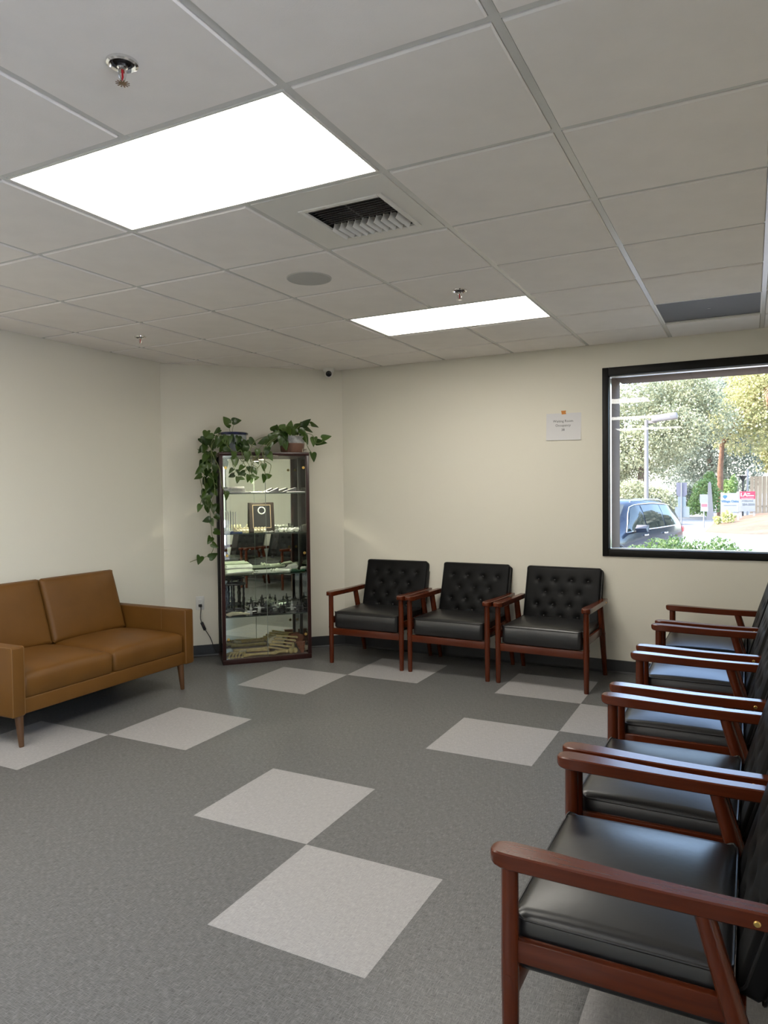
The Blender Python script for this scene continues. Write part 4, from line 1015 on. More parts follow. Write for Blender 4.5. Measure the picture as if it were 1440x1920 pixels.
# sprig standing in the left pot
for (x, y, a, s) in [(424, 788, 130, 0.09), (444, 789, 10, 0.085), (427, 799, 150, 0.05), (437, 812, 20, 0.05)]: add_leaf(plantL, x, y, 0.19, s, a, 0.4)
add_vine(plantL, [(434, 822, 0.19), (431, 808, 0.19), (428, 795, 0.19)], 0.002); add_vine(plantL, [(436, 822, 0.19), (436, 805, 0.19), (441, 791, 0.19)], 0.002)
add_vine(plantL, [(430, 814, 0.15), (408, 815, 0.12), (388, 832, 0.12), (381, 860, 0.13), (384, 905, 0.13), (388, 935, 0.13), (394, 965, 0.13), (397, 1000, 0.13), (401, 1022, 0.13), (394, 1040, 0.13), (372, 1048, 0.13), (356, 1054, 0.13)])
add_vine(plantL, [(425, 814, 0.13), (400, 822, 0.08), (396, 850, 0.08), (399, 890, 0.08), (403, 920, 0.1), (397, 950, 0.1), (408, 978, 0.1)])
add_vine(plantL, [(420, 816, 0.15), (392, 838, 0.2), (376, 868, 0.2), (374, 890, 0.2), (380, 925, 0.18), (374, 950, 0.18)])
add_vine(plantL, [(440, 814, 0.10), (425, 832, -0.01), (441, 848, -0.02), (452, 844, -0.03), (456, 866, -0.035), (462, 878, -0.035), (453, 884, -0.035)])
add_vine(plantL, [(445, 814, 0.10), (470, 834, 0.0), (488, 846, -0.02), (478, 860, -0.035), (470, 878, -0.035), (467, 892, -0.035)])
add_vine(plantL, [(410, 816, 0.12), (396, 842, -0.02), (412, 880, -0.02), (416, 910, -0.03), (424, 926, -0.035)])
leafR = [(518, 802, 100), (531, 800, 60), (544, 797, 90), (564, 800, 70), (575, 793, 40), (591, 797, 20), (535, 818, -80), (535, 835, -90), (588, 827, -80), (612, 820, 10), (602, 829, -20), (587, 857, -80), (507, 824, 240), (504, 835, -100),
         (513, 827, -120), (527, 827, -90), (553, 804, 60), (569, 811, -30), (493, 828, 180), (522, 812, 150), (540, 808, -90), (550, 812, -60), (528, 808, 120), (516, 815, 190), (573, 822, -70), (580, 806, -10)]
for (x, y, a) in leafR:
    dep = rnd.uniform(0.0, 0.12) if y > 806 else rnd.uniform(0.08, 0.22)
    if x > 583: dep = 0.06
    add_leaf(plantR, x, y, dep, rnd.uniform(0.078, 0.10), a + rnd.uniform(-15, 15), 0.12)
for k in range(16): add_leaf(plantR, rnd.uniform(510, 575), rnd.uniform(798, 818), rnd.uniform(0.10, 0.25), rnd.uniform(0.06, 0.085), rnd.uniform(20, 160), 0.1)
for (x, y, a, s) in [(478, 884, -60, 0.06), (495, 876, -90, 0.065), (496, 897, -90, 0.075), (505, 892, 20, 0.065), (507, 856, -60, 0.08), (483, 850, -90, 0.07), (500, 846, -100, 0.08)]: add_leaf(plantR, x, y, -0.035, s, a, 0.4)
add_vine(plantR, [(540, 814, 0.12), (515, 822, 0.02), (498, 836, -0.02), (492, 850, -0.035), (497, 864, -0.035), (508, 872, -0.035), (505, 888, -0.035)])
add_vine(plantR, [(535, 814, 0.12), (508, 830, 0.0), (495, 850, -0.03), (496, 870, -0.035), (497, 890, -0.035)])
add_vine(plantR, [(530, 812, 0.10), (500, 818, 0.05), (480, 826, 0.03), (470, 842, -0.02), (475, 858, -0.03), (486, 852, -0.035)], 0.003)
add_vine(plantR, [(532, 814, 0.10), (505, 828, 0.02), (488, 838, -0.02), (482, 852, -0.03), (490, 868, -0.035), (478, 882, -0.035)], 0.003)
add_vine(plantR, [(565, 812, 0.12), (585, 815, 0.07), (592, 830, 0.06), (602, 830, 0.06), (612, 822, 0.06)]); add_vine(plantR, [(560, 812, 0.12), (572, 816, 0.08), (576, 836, 0.05), (585, 850, 0.0)])
add_vine(plantR, [(552, 814, 0.16), (560, 800, 0.15), (580, 797, 0.12), (592, 798, 0.10)])

# ================================================================== SMALL WALL ITEMS
# outlet on the diagonal wall
wn_ = Vector((0.70711, -0.70711, 0))       # wall normal into the room
OP = on_plane(375, 1130.5, (AX, AY, 0), tuple(wn_))
ot = thing('wall_outlet', 'white double wall outlet with a black plug in it', 'outlet', OP, pi / 4)
obj('plate', MB().rbb((-0.036, -0.006, -0.060), (0.036, 0.0, 0.060), 0.003), WHITEP, ot)
obj('receptacle', MB().rbb((-0.0175, -0.009, -0.034), (0.0175, -0.005, 0.034), 0.002), WHITEP, ot)
mb = MB()
for s in (-1, 1): mb.bb((s * 0.0065 - 0.001, -0.0094, 0.014), (s * 0.0065 + 0.001, -0.0088, 0.022))
mb.lathe([(0, 0.0006), (0.0022, 0.0006), (0.0022, 0), (0, 0)], (0, -0.0089, 0.007), 10, Matrix.Rotation(pi / 2, 3, 'X'))
obj('slots', mb, BLACKP, ot, smooth=False)
cd = thing('power_cord', 'black power cord with inline switch running from the outlet to the baseboard', 'cord', OP, pi / 4)
obj('plug', MB().rbb((-0.015, -0.034, -0.032), (0.015, -0.0095, -0.008), 0.006), BLACKP, cd)
def olocal(px, py, off):
    w_ = on_plane(px, py, Vector((AX, AY, 0)) + wn_ * off, tuple(wn_)); return Matrix.Rotation(-pi / 4, 3, 'Z') @ (w_ - OP)
obj('cable', MB().tube([olocal(376.5, 1135, 0.03), olocal(377, 1142, 0.028), olocal(376, 1152, 0.02), olocal(376, 1160, 0.014), olocal(378, 1168, 0.016)], 0.0032, 8), BLACKP, cd)
obj('cable', MB().tube([olocal(384, 1180, 0.016), olocal(389, 1187, 0.012), olocal(394, 1195, 0.012), olocal(397.5, 1203, 0.016), olocal(401, 1214, 0.022), olocal(406, 1222.5, 0.025)], 0.0032, 8), BLACKP, cd)
a_, b_ = olocal(378, 1167, 0.016), olocal(384.5, 1181, 0.016); dv = b_ - a_; mid = (a_ + b_) / 2
Rm = Matrix.Rotation(math.atan2(dv.x, -dv.z), 3, 'Y').inverted()
sw = obj('inline_switch', MB().rbox(mid, (0.026, 0.018, dv.length + 0.004), 0.006, 3, Rm), BLACKP, cd)
obj('rocker', MB().rbox(mid + Vector((0, -0.0095, 0.008)), (0.009, 0.004, 0.014), 0.0015, 2, Rm), mat('red_rocker', (0.10, 0.012, 0.012), 0.3), sw)

# paper notice
nt = thing('paper_notice', 'white paper notice taped to the wall beside the window', 'notice', (-1.355, YB, 1.958)); nt.rotation_euler = (0, 0.012, 0)
PAPER = mat('paper', (0.68, 0.67, 0.68), 0.6)
mb = MB(); n_ = 8; hwp, hhp = 0.1397, 0.108
P0, P1 = [], []
for i in range(n_ + 1):
    f = i / n_; z = hhp - 2 * hhp * f; y = -0.0012 - 0.010 * max(0, f - 0.55) ** 2 * 4
    P0.append((y, z))
ring_ = lambda x: [(x, y, z) for y, z in P0] + [(x, y + 0.0004, z) for y, z in reversed(P0)]
mb.loft([ring_(-hwp), ring_(hwp)]); obj('sheet', mb, PAPER, nt)
INK = mat('ink', (0.05, 0.05, 0.05), 0.7)
for s_, z_, yy in (('Waiting Room', 0.044, -0.0016), ('Occupancy', 0.010, -0.0018), ('38', -0.026, -0.0024)):
    me = text_mesh(s_, 0.0275, 0.0002); obj('lettering', me, INK, nt, (-0.004, yy, z_), (pi / 2, 0, 0))
tp = MB().loft([[(-0.020, -0.0030, 0.128), (0.020, -0.0030, 0.128), (0.016, -0.0030, 0.116), (0.021, -0.0030, 0.100), (-0.014, -0.0030, 0.098)], [(-0.020, -0.0016, 0.128), (0.020, -0.0016, 0.128), (0.016, -0.0016, 0.116), (0.021, -0.0016, 0.100), (-0.014, -0.0016, 0.098)]])
obj('tape', tp, mat('orange_tape', (0.62, 0.22, 0.02), 0.5), nt, smooth=False)

# ================================================================== OUTSIDE
GZ = -0.50
ASPH = mat('asphalt', (0.21, 0.205, 0.20), 0.9, noise=(0.6, 0.08), bump=(40, 0.3, 0.005))
struct('ground', MB().bb((-160, SY - 0.05, GZ - 0.3), (160, 200, GZ)), ASPH, label='pale sunlit parking lot and road', smooth=False)
struct('trim_3', MB().bb((-30, YF - 30, GZ - 0.3), (30, SY - 0.05, GZ)), mat('concrete', (0.58, 0.56, 0.53), 0.9, noise=(2, 0.08)), label='concrete around the building', smooth=False)

def leaves_mesh(name, blobs, n, size, seed, flat=0.0, dens=0.45):
    """quads scattered through ellipsoid blobs (centre, radii), denser to the outside"""
    r_ = np.random.RandomState(seed); V = []; F = []
    vol = np.array([b[1][0] * b[1][1] * b[1][2] for b in blobs]) ** (2 / 3); cnt = np.maximum(1, (n * vol / vol.sum()).astype(int))
    pts = []
    for (c, rad), k in zip(blobs, cnt):
        d = r_.normal(size=(k, 3)); d /= np.linalg.norm(d, axis=1)[:, None]
        rr = r_.uniform(dens, 1.0, size=(k, 1)) ** 0.6
        pts.append(np.array(c) + d * rr * np.array(rad))
    P = np.vstack(pts); k = len(P)
    a = r_.normal(size=(k, 3)); a /= np.linalg.norm(a, axis=1)[:, None]
    b = r_.normal(size=(k, 3)); b -= a * (a * b).sum(1)[:, None]; b /= np.linalg.norm(b, axis=1)[:, None]
    s = size * r_.uniform(0.6, 1.3, size=(k, 1))
    Q = np.stack([P - a * s * 0.5, P + b * s * 0.32, P + a * s * 0.5, P - b * s * 0.32], 1).reshape(-1, 3)
    me = bpy.data.meshes.new(name); me.from_pydata(Q.tolist(), [], [(4 * i, 4 * i + 1, 4 * i + 2, 4 * i + 3) for i in range(k)]); me.update()
    return me
def tree(name, label, X, Y, blobs, n, size, leafm, trunk, seed, z0=GZ, barkm=None, group=None):
    t = thing(name, label, 'tree', (X, Y, z0), group=group)
    o = obj('foliage', leaves_mesh('foliage', blobs, n, size, seed), leafm, t); o['kind'] = 'stuff'
    obj('trunk', MB().tube(trunk[0], trunk[1], 10), barkm or mat('bark', (0.14, 0.10, 0.075), 0.9, noise=(6, 0.25), bump=(20, 0.5, 0.03)), t)
    return t
OLIVE = leaf_mat('leaf_olive', (0.17, 0.19, 0.10), (0.56, 0.55, 0.36), 0.5, 0.38)
DARKG = leaf_mat('leaf_dark', (0.11, 0.15, 0.10), (0.45, 0.47, 0.38), 0.45, 0.33)
LIME = leaf_mat('leaf_lime', (0.36, 0.40, 0.14), (0.60, 0.60, 0.30), 0.5, 0.42)
PINE = leaf_mat('leaf_pine', (0.33, 0.36, 0.14), (0.62, 0.55, 0.32), 0.55, 0.42)
BRIGHT = leaf_mat('leaf_bright', (0.11, 0.22, 0.05), (0.30, 0.40, 0.14), 0.45, 0.3)
HEDGE = leaf_mat('leaf_hedge', (0.10, 0.19, 0.045), (0.26, 0.36, 0.13), 0.5, 0.3)
def rb(c, rad, n, seed, s=0.45):
    """a crown as one core and n lobes"""
    r_ = random.Random(seed); out = [(c, (rad[0] * 0.8, rad[1] * 0.8, rad[2] * 0.8))]
    for k in range(n):
        w = r_.uniform(0, 2 * pi); v = r_.uniform(-0.8, 0.9); q_ = math.sqrt(1 - v * v)
        out.append(((c[0] + rad[0] * 0.72 * q_ * math.cos(w), c[1] + rad[1] * 0.72 * q_ * math.sin(w), c[2] + rad[2] * 0.72 * v), tuple(x * s * r_.uniform(0.7, 1.1) for x in rad)))
    return out
tree('oak_tree', 'broad grey-green oak filling the view behind the parking lamp', -5.8, 44.5, rb((0, 0, 5.3), (4.6, 2.8, 3.9), 16, 1), 52000, 0.155, OLIVE, ([(0, 0, 0), (0.1, 0, 2), (0, 0, 5)], [0.35, 0.3, 0.2]), 11)
tree('oak_tree', 'tall dark green oak behind the street sign', -2.8, 58, rb((0, 0, 5.6), (4.2, 2.8, 4.6), 14, 2), 40000, 0.185, DARKG, ([(0, 0, 0), (0.15, 0, 2.2), (0, 0, 5)], [0.3, 0.26, 0.18]), 12)
tree('oak_tree', 'large leafy tree standing farthest left beyond the stucco pier', -14.5, 58, rb((0, 0, 5.6), (5.0, 3.0, 4.6), 14, 3), 14000, 0.34, DARKG, ([(0, 0, 0), (0.15, 0, 2.2), (0, 0, 5)], [0.3, 0.26, 0.18]), 13)
tree('pine_tree', 'airy yellow-green pine above the red sign', 2.2, 50.5, rb((0, 0, 7.2), (4.9, 2.8, 3.9), 18, 4), 42000, 0.18, PINE, ([(-4.0, 0, 0), (-4.0, 0, 3.0), (-3.9, 0, 4.6), (-2.5, 0, 7)], [0.20, 0.18, 0.14, 0.08]), 14, barkm=mat('red_bark', (0.19, 0.095, 0.055), 0.9, noise=(5, 0.3), bump=(15, 0.6, 0.04)))
tree('pepper_tree', 'tall lime green tree high behind the oaks', -2.5, 72, rb((0, 0, 8.6), (7.0, 4.0, 4.0), 18, 5), 30000, 0.28, LIME, ([(0, 0, 0), (0.2, 0, 4), (0, 0, 9)], [0.4, 0.32, 0.2]), 15)
tree('pepper_tree', 'wide yellow-green tree at the far end of the fence', 4.5, 64.5, rb((0, 0, 5.0), (5.0, 2.4, 4.4), 14, 6), 20000, 0.26, PINE, ([(0, 0, 0), (0.2, 0, 4), (0, 0, 9)], [0.4, 0.32, 0.2]), 16)
tree('oak_tree', 'dark oak at the side of the parking lot, mirrored in the car', 12.0, 33, rb((0, 0, 4.6), (4.0, 4.0, 4.0), 10, 7), 5000, 0.5, DARKG, ([(0, 0, 0), (0.1, 0, 2), (0, 0, 4)], [0.3, 0.26, 0.18]), 17)
tree('oak_tree', 'olive oak next to the street side of the parking lot', 19.5, 42, rb((0, 0, 4.8), (4.2, 4.2, 4.2), 10, 8), 5000, 0.5, OLIVE, ([(0, 0, 0), (0.1, 0, 2), (0, 0, 4)], [0.3, 0.26, 0.18]), 18)
# far hedge line under the crowns
def bush(name, label, X, Y, rad, n, size, leafm, seed, z=GZ, group=None):
    o = obj(name, leaves_mesh('foliage', rb((0, 0, rad[2] * 0.9), rad, 8, seed, 0.5), n, size, seed), leafm, None, (X, Y, z)); tag(o, label, 'shrub', group); return o
bush('shrub', 'bright green climbing shrub below the dark oak', -2.55, 47, (0.95, 0.8, 1.45), 6000, 0.14, BRIGHT, 21)
bush('shrub', 'grey-green shrub thicket below the broad oak', -5.6, 39.8, (2.2, 0.9, 1.2), 8000, 0.14, OLIVE, 22)
bush('shrub', 'bright green shrub left of the black lamp', -1.28, 52, (0.55, 0.6, 1.40), 3500, 0.14, BRIGHT, 23)
bush('shrub', 'dark shrub at the foot of the tapered white post', -3.6, 49.5, (1.4, 0.8, 1.2), 4500, 0.16, DARKG, 24)
bush('shrub', 'small yellow-green shrub in front of the white property sign', -0.98, 38.2, (0.34, 0.3, 0.30), 500, 0.12, LIME, 25, GZ + 0.22)
bush('shrub', 'tiny yellow-green shrub beside the white property sign post', -1.50, 38.6, (0.24, 0.22, 0.20), 300, 0.11, LIME, 26, GZ + 0.12)
hb = [((-0.50, 0, 1.10), (0.20, 0.28, 0.30)), ((-0.32, 0, 1.16), (0.20, 0.30, 0.31)), ((-0.14, 0, 1.18), (0.20, 0.30, 0.32)), ((0.06, 0, 1.16), (0.19, 0.30, 0.29)), ((0.26, 0, 1.18), (0.20, 0.30, 0.31)), ((0.46, 0, 1.10), (0.18, 0.28, 0.28)), ((0, 0, 0.6), (0.6, 0.30, 0.62))]
hg = obj('shrub', leaves_mesh('foliage', hb, 24000, 0.030, 27, dens=0.25), HEDGE, None, (-0.52, 7.55, GZ)); tag(hg, 'light green hedge just outside the window', 'shrub')
bush('shrub', 'narrow yellow-green bush beside the stucco pier', -1.47, 7.5, (0.16, 0.28, 0.78), 5000, 0.045, LIME, 28, GZ)

# mulch mound with kerb
mb = MB(); nx, ny = 22, 10; V = []
for j in range(ny + 1):
    for i in range(nx + 1):
        u, v = i / nx, j / ny; x = -1.8 + 9.6 * u; y = 30.2 + 1.6 * (1 - min(1, u * 3)) + 13 * v
        h = 0.55 * math.sin(pi * min(1, v * 1.3) * 0.5) * min(1, u * 4.5) * (1 - 0.2 * math.sin(9 * u)) + 0.02
        if j in (0,) or i == 0: h = 0.0
        V.append((x, y, GZ + h + 0.005))
F = [(j * (nx + 1) + i, j * (nx + 1) + i + 1, (j + 1) * (nx + 1) + i + 1, (j + 1) * (nx + 1) + i) for j in range(ny) for i in range(nx)]
o = obj('mulch_mound', MB().add(V, F), mat('mulch', (0.16, 0.098, 0.06), 0.95, noise=(1.2, 0.25), bump=(8, 0.6, 0.08))); tag(o, 'low mound of orange-brown mulch behind the kerb', 'mound')
mb = MB(); P = [(-2.1, 34.5), (-1.95, 32.4), (-1.7, 31.2), (-1.0, 30.4), (0.4, 30.0), (3, 29.9), (7.8, 29.9)]
secs = []
for x, y in P: secs.append([(x, y - 0.09, GZ), (x, y + 0.12, GZ), (x, y + 0.12, GZ + 0.13), (x, y - 0.06, GZ + 0.13)])
o = obj('kerb', mb.loft(secs), mat('kerb_concrete', (0.30, 0.28, 0.25), 0.9), smooth=False); tag(o, 'pale concrete kerb around the mulch mound', 'kerb')

# property signs
def to_sign(px, py, Y): return on_y(px, py, Y)
SGN_W = mat('sign_white', (0.20, 0.215, 0.225), 0.5); SGN_B = mat('sign_blue', (0.02, 0.09, 0.18), 0.5); SGN_R = mat('sign_red', (0.27, 0.015, 0.045), 0.5); SGN_K = mat('sign_grey', (0.09, 0.11, 0.12), 0.5)
YS = 39.6
a_ = to_sign(1351.5, 924.5, YS); b_ = to_sign(1385.5, 960, YS); W_ = b_.x - a_.x; H_ = a_.z - b_.z
sg = thing('property_sign', 'white property sign reading Village Oaks on two posts', 'sign', ((a_.x + b_.x) / 2, YS, GZ + 0.2)); zc = (a_.z + b_.z) / 2 - (GZ + 0.2)
obj('board', MB().bb((-W_ / 2, -0.02, zc - H_ / 2), (W_ / 2, 0.02, zc + H_ / 2)), SGN_W, sg, smooth=False)
for s in (-1, 1): obj('post', MB().bb((s * (W_ / 2 - 0.04) - 0.05, 0.021, -0.3), (s * (W_ / 2 - 0.04) + 0.05, 0.075, zc + H_ / 2 + 0.03)), mat('post_white', (0.26, 0.25, 0.245), 0.6), sg, smooth=False)
obj('lettering', text_mesh('Village Oaks', 0.155, 0.004, bold=0.003), SGN_B, sg, (0.0, -0.026, zc + 0.06), (pi / 2, 0, 0))
obj('emblem', MB().ball((0, 0, 0), (0.10, 0.006, 0.075), 12, 8).bb((-0.02, -0.005, -0.11), (0.02, 0.005, 0)), SGN_B, sg, (-W_ * 0.27, -0.024, zc + 0.30))
mb = MB(); mb.bb((-W_ * 0.33, -0.024, zc - 0.165), (W_ * 0.36, -0.021, zc - 0.13))
obj('rule_line', mb, SGN_K, sg, smooth=False)
mb = MB()
for k, ww in enumerate((0.62, 0.45, 0.55)): mb.bb((-W_ * ww / 2, -0.024, zc - 0.27 - 0.085 * k), (W_ * ww / 2, -0.021, zc - 0.24 - 0.085 * k))
obj('small_print', mb, mat('sign_pale_ink', (0.20, 0.22, 0.23), 0.5), sg, smooth=False)
YS = 41.2
a_ = to_sign(1387, 921.5, YS); b_ = to_sign(1416, 959, YS); W_ = b_.x - a_.x; H_ = a_.z - b_.z
sg = thing('property_sign', 'property sign with a red top band and LA logo', 'sign', ((a_.x + b_.x) / 2, YS, GZ + 0.25)); zc = (a_.z + b_.z) / 2 - (GZ + 0.25)
obj('board', MB().bb((-W_ / 2, -0.02, zc - H_ / 2), (W_ / 2, 0.02, zc + H_ * 0.12)), SGN_W, sg, smooth=False)
obj('red_band', MB().bb((-W_ / 2, -0.02, zc + H_ * 0.12 + 0.001), (W_ / 2, 0.02, zc + H_ / 2)), SGN_R, sg, smooth=False)
for s in (-1, 1): obj('post', MB().bb((s * (W_ / 2 - 0.05) - 0.05, 0.021, -0.35), (s * (W_ / 2 - 0.05) + 0.05, 0.075, zc - H_ * 0.05)), MATS['post_white'], sg, smooth=False)
obj('logo', text_mesh('LA', 0.27, 0.004, bold=0.010), mat('sign_bright', (0.30, 0.295, 0.295), 0.5), sg, (-W_ * 0.235, -0.026, zc + H_ * 0.33), (pi / 2, 0, 0))
mb = MB(); mb.bb((-W_ * 0.02, -0.024, zc + H_ * 0.36), (W_ * 0.16, -0.021, zc + H_ * 0.41)); mb.bb((-W_ * 0.02, -0.024, zc + H_ * 0.26), (W_ * 0.42, -0.021, zc + H_ * 0.31)); mb.bb((-W_ * 0.40, -0.024, zc + H_ * 0.155), (W_ * 0.40, -0.021, zc + H_ * 0.175))
obj('band_print', mb, MATS['sign_bright'], sg, smooth=False)
obj('lettering', text_mesh('AVAILABLE', 0.105, 0.004), SGN_K, sg, (0, -0.026, zc + H_ * 0.03), (pi / 2, 0, 0))
obj('phone_number', text_mesh('254-2500', 0.148, 0.004, bold=0.002), SGN_K, sg, (W_ * 0.06, -0.026, zc - H_ * 0.15), (pi / 2, 0, 0))
mb = MB()
for k, ww in enumerate((0.6, 0.7)): mb.bb((-W_ * ww / 2, -0.024, zc - H_ * (0.31 + 0.11 * k)), (W_ * ww / 2, -0.021, zc - H_ * (0.275 + 0.11 * k)))
obj('small_print', mb, MATS['sign_pale_ink'], sg, smooth=False)

# small red-lettered post sign
YS = 36.8
a_ = to_sign(1312, 927, YS); b_ = to_sign(1327.5, 959, YS); W_ = b_.x - a_.x; H_ = a_.z - b_.z
sg = thing('post_sign', 'small white post sign with a pink-red panel', 'sign', ((a_.x + b_.x) / 2, YS, GZ)); zc = (a_.z + b_.z) / 2 - GZ
obj('upper_plate', MB().bb((-W_ / 2, -0.01, zc), (W_ / 2, 0.01, zc + H_ / 2)), mat('plate_grey', (0.16, 0.17, 0.175), 0.5), sg, smooth=False)
obj('lower_plate', MB().bb((-W_ * 0.40, -0.01, zc - H_ / 2), (W_ / 2, 0.01, zc - 0.002)), SGN_W, sg, smooth=False)
obj('red_panel', MB().bb((-W_ * 0.30, -0.014, zc - H_ * 0.23), (W_ * 0.42, -0.0105, zc - H_ * 0.06)), mat('panel_pink', (0.36, 0.07, 0.09), 0.5), sg, smooth=False)
mb = MB()
for k in range(3): mb.bb((-W_ * 0.25, -0.014, zc - H_ * (0.34 + 0.05 * k)), (W_ * 0.35, -0.0105, zc - H_ * (0.32 + 0.05 * k)))
obj('small_print', mb, mat('panel_pale', (0.32, 0.19, 0.20), 0.5), sg, smooth=False)
obj('post', MB().tube([(0, 0.025, 0), (0, 0.025, zc + H_ / 2 - 0.02)], 0.03, 8), mat('galvanised', (0.22, 0.23, 0.24), 0.5, metal=0.3), sg)
# street sign seen from behind
YS = 31.0
p0 = to_sign(1278, 905, YS); sg = thing('street_sign', 'backs of grey traffic signs stacked on a steel pole', 'sign', (p0.x, YS, GZ))
def plate(name, x0, y0, x1, y1, m_, cut=0.0):
    a, b = to_sign(x0, y0, YS), to_sign(x1, y1, YS)
    X0, X1, Z0, Z1 = a.x - p0.x, b.x - p0.x, b.z - GZ, a.z - GZ; c = cut
    P = [(X0 + c, Z0), (X1 - c, Z0), (X1, Z0 + c), (X1, Z1), (X0, Z1), (X0, Z0 + c)] if c else [(X0, Z0), (X1, Z0), (X1, Z1), (X0, Z1)]
    obj(name, MB().loft([[(x, 0.035, z) for x, z in P], [(x, 0.047, z) for x, z in P]]), m_, sg, smooth=False)
plate('plate', 1268, 905, 1288, 931, mat('plate_violet', (0.10, 0.097, 0.125), 0.5, metal=0.2), 0.08)
plate('plate', 1271, 931.5, 1286, 950, mat('plate_pale', (0.14, 0.17, 0.18), 0.5, metal=0.2))
plate('plate', 1265.5, 950.5, 1292.5, 970, mat('plate_light', (0.15, 0.17, 0.18), 0.5, metal=0.2))
obj('pole', MB().tube([(0, 0, 0), (0, 0, p0.z - GZ)], 0.03, 8), mat('pole_grey', (0.16, 0.16, 0.17), 0.5, metal=0.3), sg)
# tapered white post
p = to_sign(1331, 972, 46); q_ = to_sign(1329, 903, 46)
wp = obj('marker_post', MB().loft([[(-0.17, -0.1, 0), (0.22, -0.1, 0), (0.22, 0.1, 0), (-0.17, 0.1, 0)], [(-0.10, -0.08, q_.z - GZ - 0.1), (0.06, -0.08, q_.z - GZ - 0.1), (0.06, 0.08, q_.z - GZ - 0.1), (-0.10, 0.08, q_.z - GZ - 0.1)], [(-0.03, -0.02, q_.z - GZ), (0.0, -0.02, q_.z - GZ), (0.0, 0.02, q_.z - GZ), (-0.03, 0.02, q_.z - GZ)]]), mat('post_pale', (0.25, 0.225, 0.215), 0.7), None, (p.x, 46, GZ), smooth=False)
tag(wp, 'tall tapered white post beside the shrubs', 'post')
# black bell-topped lamp and white pole behind the signs
p = to_sign(1393, 905, 47); bl = thing('path_lamp', 'black path lamp with a flared head behind the signs', 'lamp', (p.x, 47, GZ)); zt = to_sign(1393, 892, 47).z - GZ
obj('pole', MB().tube([(0, 0, 0), (0, 0, zt - 0.25)], 0.05, 8), BLACKP, bl)
obj('head', MB().lathe([(0, zt - 0.32), (0.06, zt - 0.32), (0.09, zt - 0.22), (0.20, zt - 0.06), (0.20, zt), (0, zt)], n=16), BLACKP, bl)
p = to_sign(1401.5, 880, 48); o = obj('white_pole', MB().lathe([(0, 0), (0.06, 0), (0.06, p.z - GZ), (0, p.z - GZ + 0.05)], n=10), MATS['post_white'], None, (p.x, 48, GZ)); tag(o, 'plain white pole behind the red banded sign', 'pole')
# board fence
fn = thing('board_fence', 'pale wooden board fence behind the mound', 'fence', (4.2, 55.5, GZ)); fh = to_sign(1420, 893, 55.5).z - GZ
FB = mat('fence_board', (0.17, 0.145, 0.115), 0.85, noise=(3, 0.12))
bd = MB().bb((-0.115, -0.012, 0.05), (0.115, 0.012, fh)).mesh('board', False); bd.materials.append(FB)
for k in range(34): obj('board', bd, None, fn, (-4.2 + 0.25 * k, (0.012 if k % 2 else -0.012), 0))
obj('rail', MB().bb((-4.4, 0.026, 0.5), (4.3, 0.07, 0.6)), FB, fn, smooth=False)
# parking lamp
YS = 30.5
p = to_sign(1212, 790, YS); lp = thing('parking_lamp', 'tall white parking lot lamp post with a box head', 'lamp post', (p.x, YS, GZ)); zt = p.z - GZ
LPM = mat('lamp_paint', (0.17, 0.152, 0.142), 0.5)
obj('pole', MB().tube([(0, 0, 0), (0, 0, zt + 0.05)], [0.095, 0.075], 12), LPM, lp)
e = to_sign(1268, 785, YS - 0.5); dx = e.x - p.x
obj('arm', MB().bb((0.0, -0.04, zt - 0.09), (0.40, 0.04, zt + 0.02)), LPM, lp, smooth=False)
obj('head', MB().rbox((0.25 + (dx - 0.25) / 2, -0.25, zt + 0.10), (dx - 0.22, 0.46, 0.24), 0.03, 2, Matrix.Rotation(-0.09, 3, 'Y')), LPM, lp)
# palm with a skirt of dead fronds
p = to_sign(1436, 735, 34.0); pm = thing('palm_tree', 'palm with a hanging skirt of orange-brown dead fronds', 'tree', (p.x + 0.52, 34.0, GZ)); zt = p.z - GZ
obj('trunk', MB().tube([(0, 0, 0), (0.05, 0, zt * 0.5), (0, 0, zt + 0.3)], [0.16, 0.13, 0.12], 12), MATS['bark'], pm)
mb = MB()
for k in range(150):
    w = rnd.uniform(0, 2 * pi); r0 = rnd.uniform(0.12, 0.3); r1 = rnd.uniform(0.35, 0.62); z0 = zt + rnd.uniform(0.1, 0.6); L_ = rnd.uniform(0.7, 1.15)
    cxx, cyy = math.cos(w), math.sin(w); tx, ty = -cyy * 0.03, cxx * 0.03
    mb.add([(r0 * cxx - tx, r0 * cyy - ty, z0), (r0 * cxx + tx, r0 * cyy + ty, z0), (r1 * cxx + tx, r1 * cyy + ty, z0 - L_ * 0.55), (r1 * cxx - tx, r1 * cyy - ty, z0 - L_ * 0.55), (r1 * 0.95 * cxx, r1 * 0.95 * cyy, z0 - L_)], [(0, 1, 2, 3), (3, 2, 4)])
o = obj('dead_fronds', mb, mat('dead_frond', (0.27, 0.14, 0.075), 0.8, noise=(8, 0.3)), pm, smooth=False); o['kind'] = 'stuff'
mb = MB()
for k in range(26):
    w = 2 * pi * k / 26 + rnd.uniform(-.1, .1); el = rnd.uniform(0.75, 1.3); d = Vector((math.cos(w) * math.cos(el), math.sin(w) * math.cos(el), math.sin(el)))
    P = [Vector((0, 0, zt + 0.7)) + d * s for s in (0.2, 0.9, 1.6, 2.1)]; P[2].z -= 0.15; P[3].z -= 0.30; side = d.cross(Vector((0, 0, 1))).normalized()
    ws = (0.03, 0.22, 0.18, 0.02)
    mb.add([q + side * ww * s for q, ww in zip(P, ws) for s in (-1, 1)], [(0, 1, 3, 2), (2, 3, 5, 4), (4, 5, 7, 6)])
o = obj('fronds', mb, BRIGHT, pm, smooth=False)

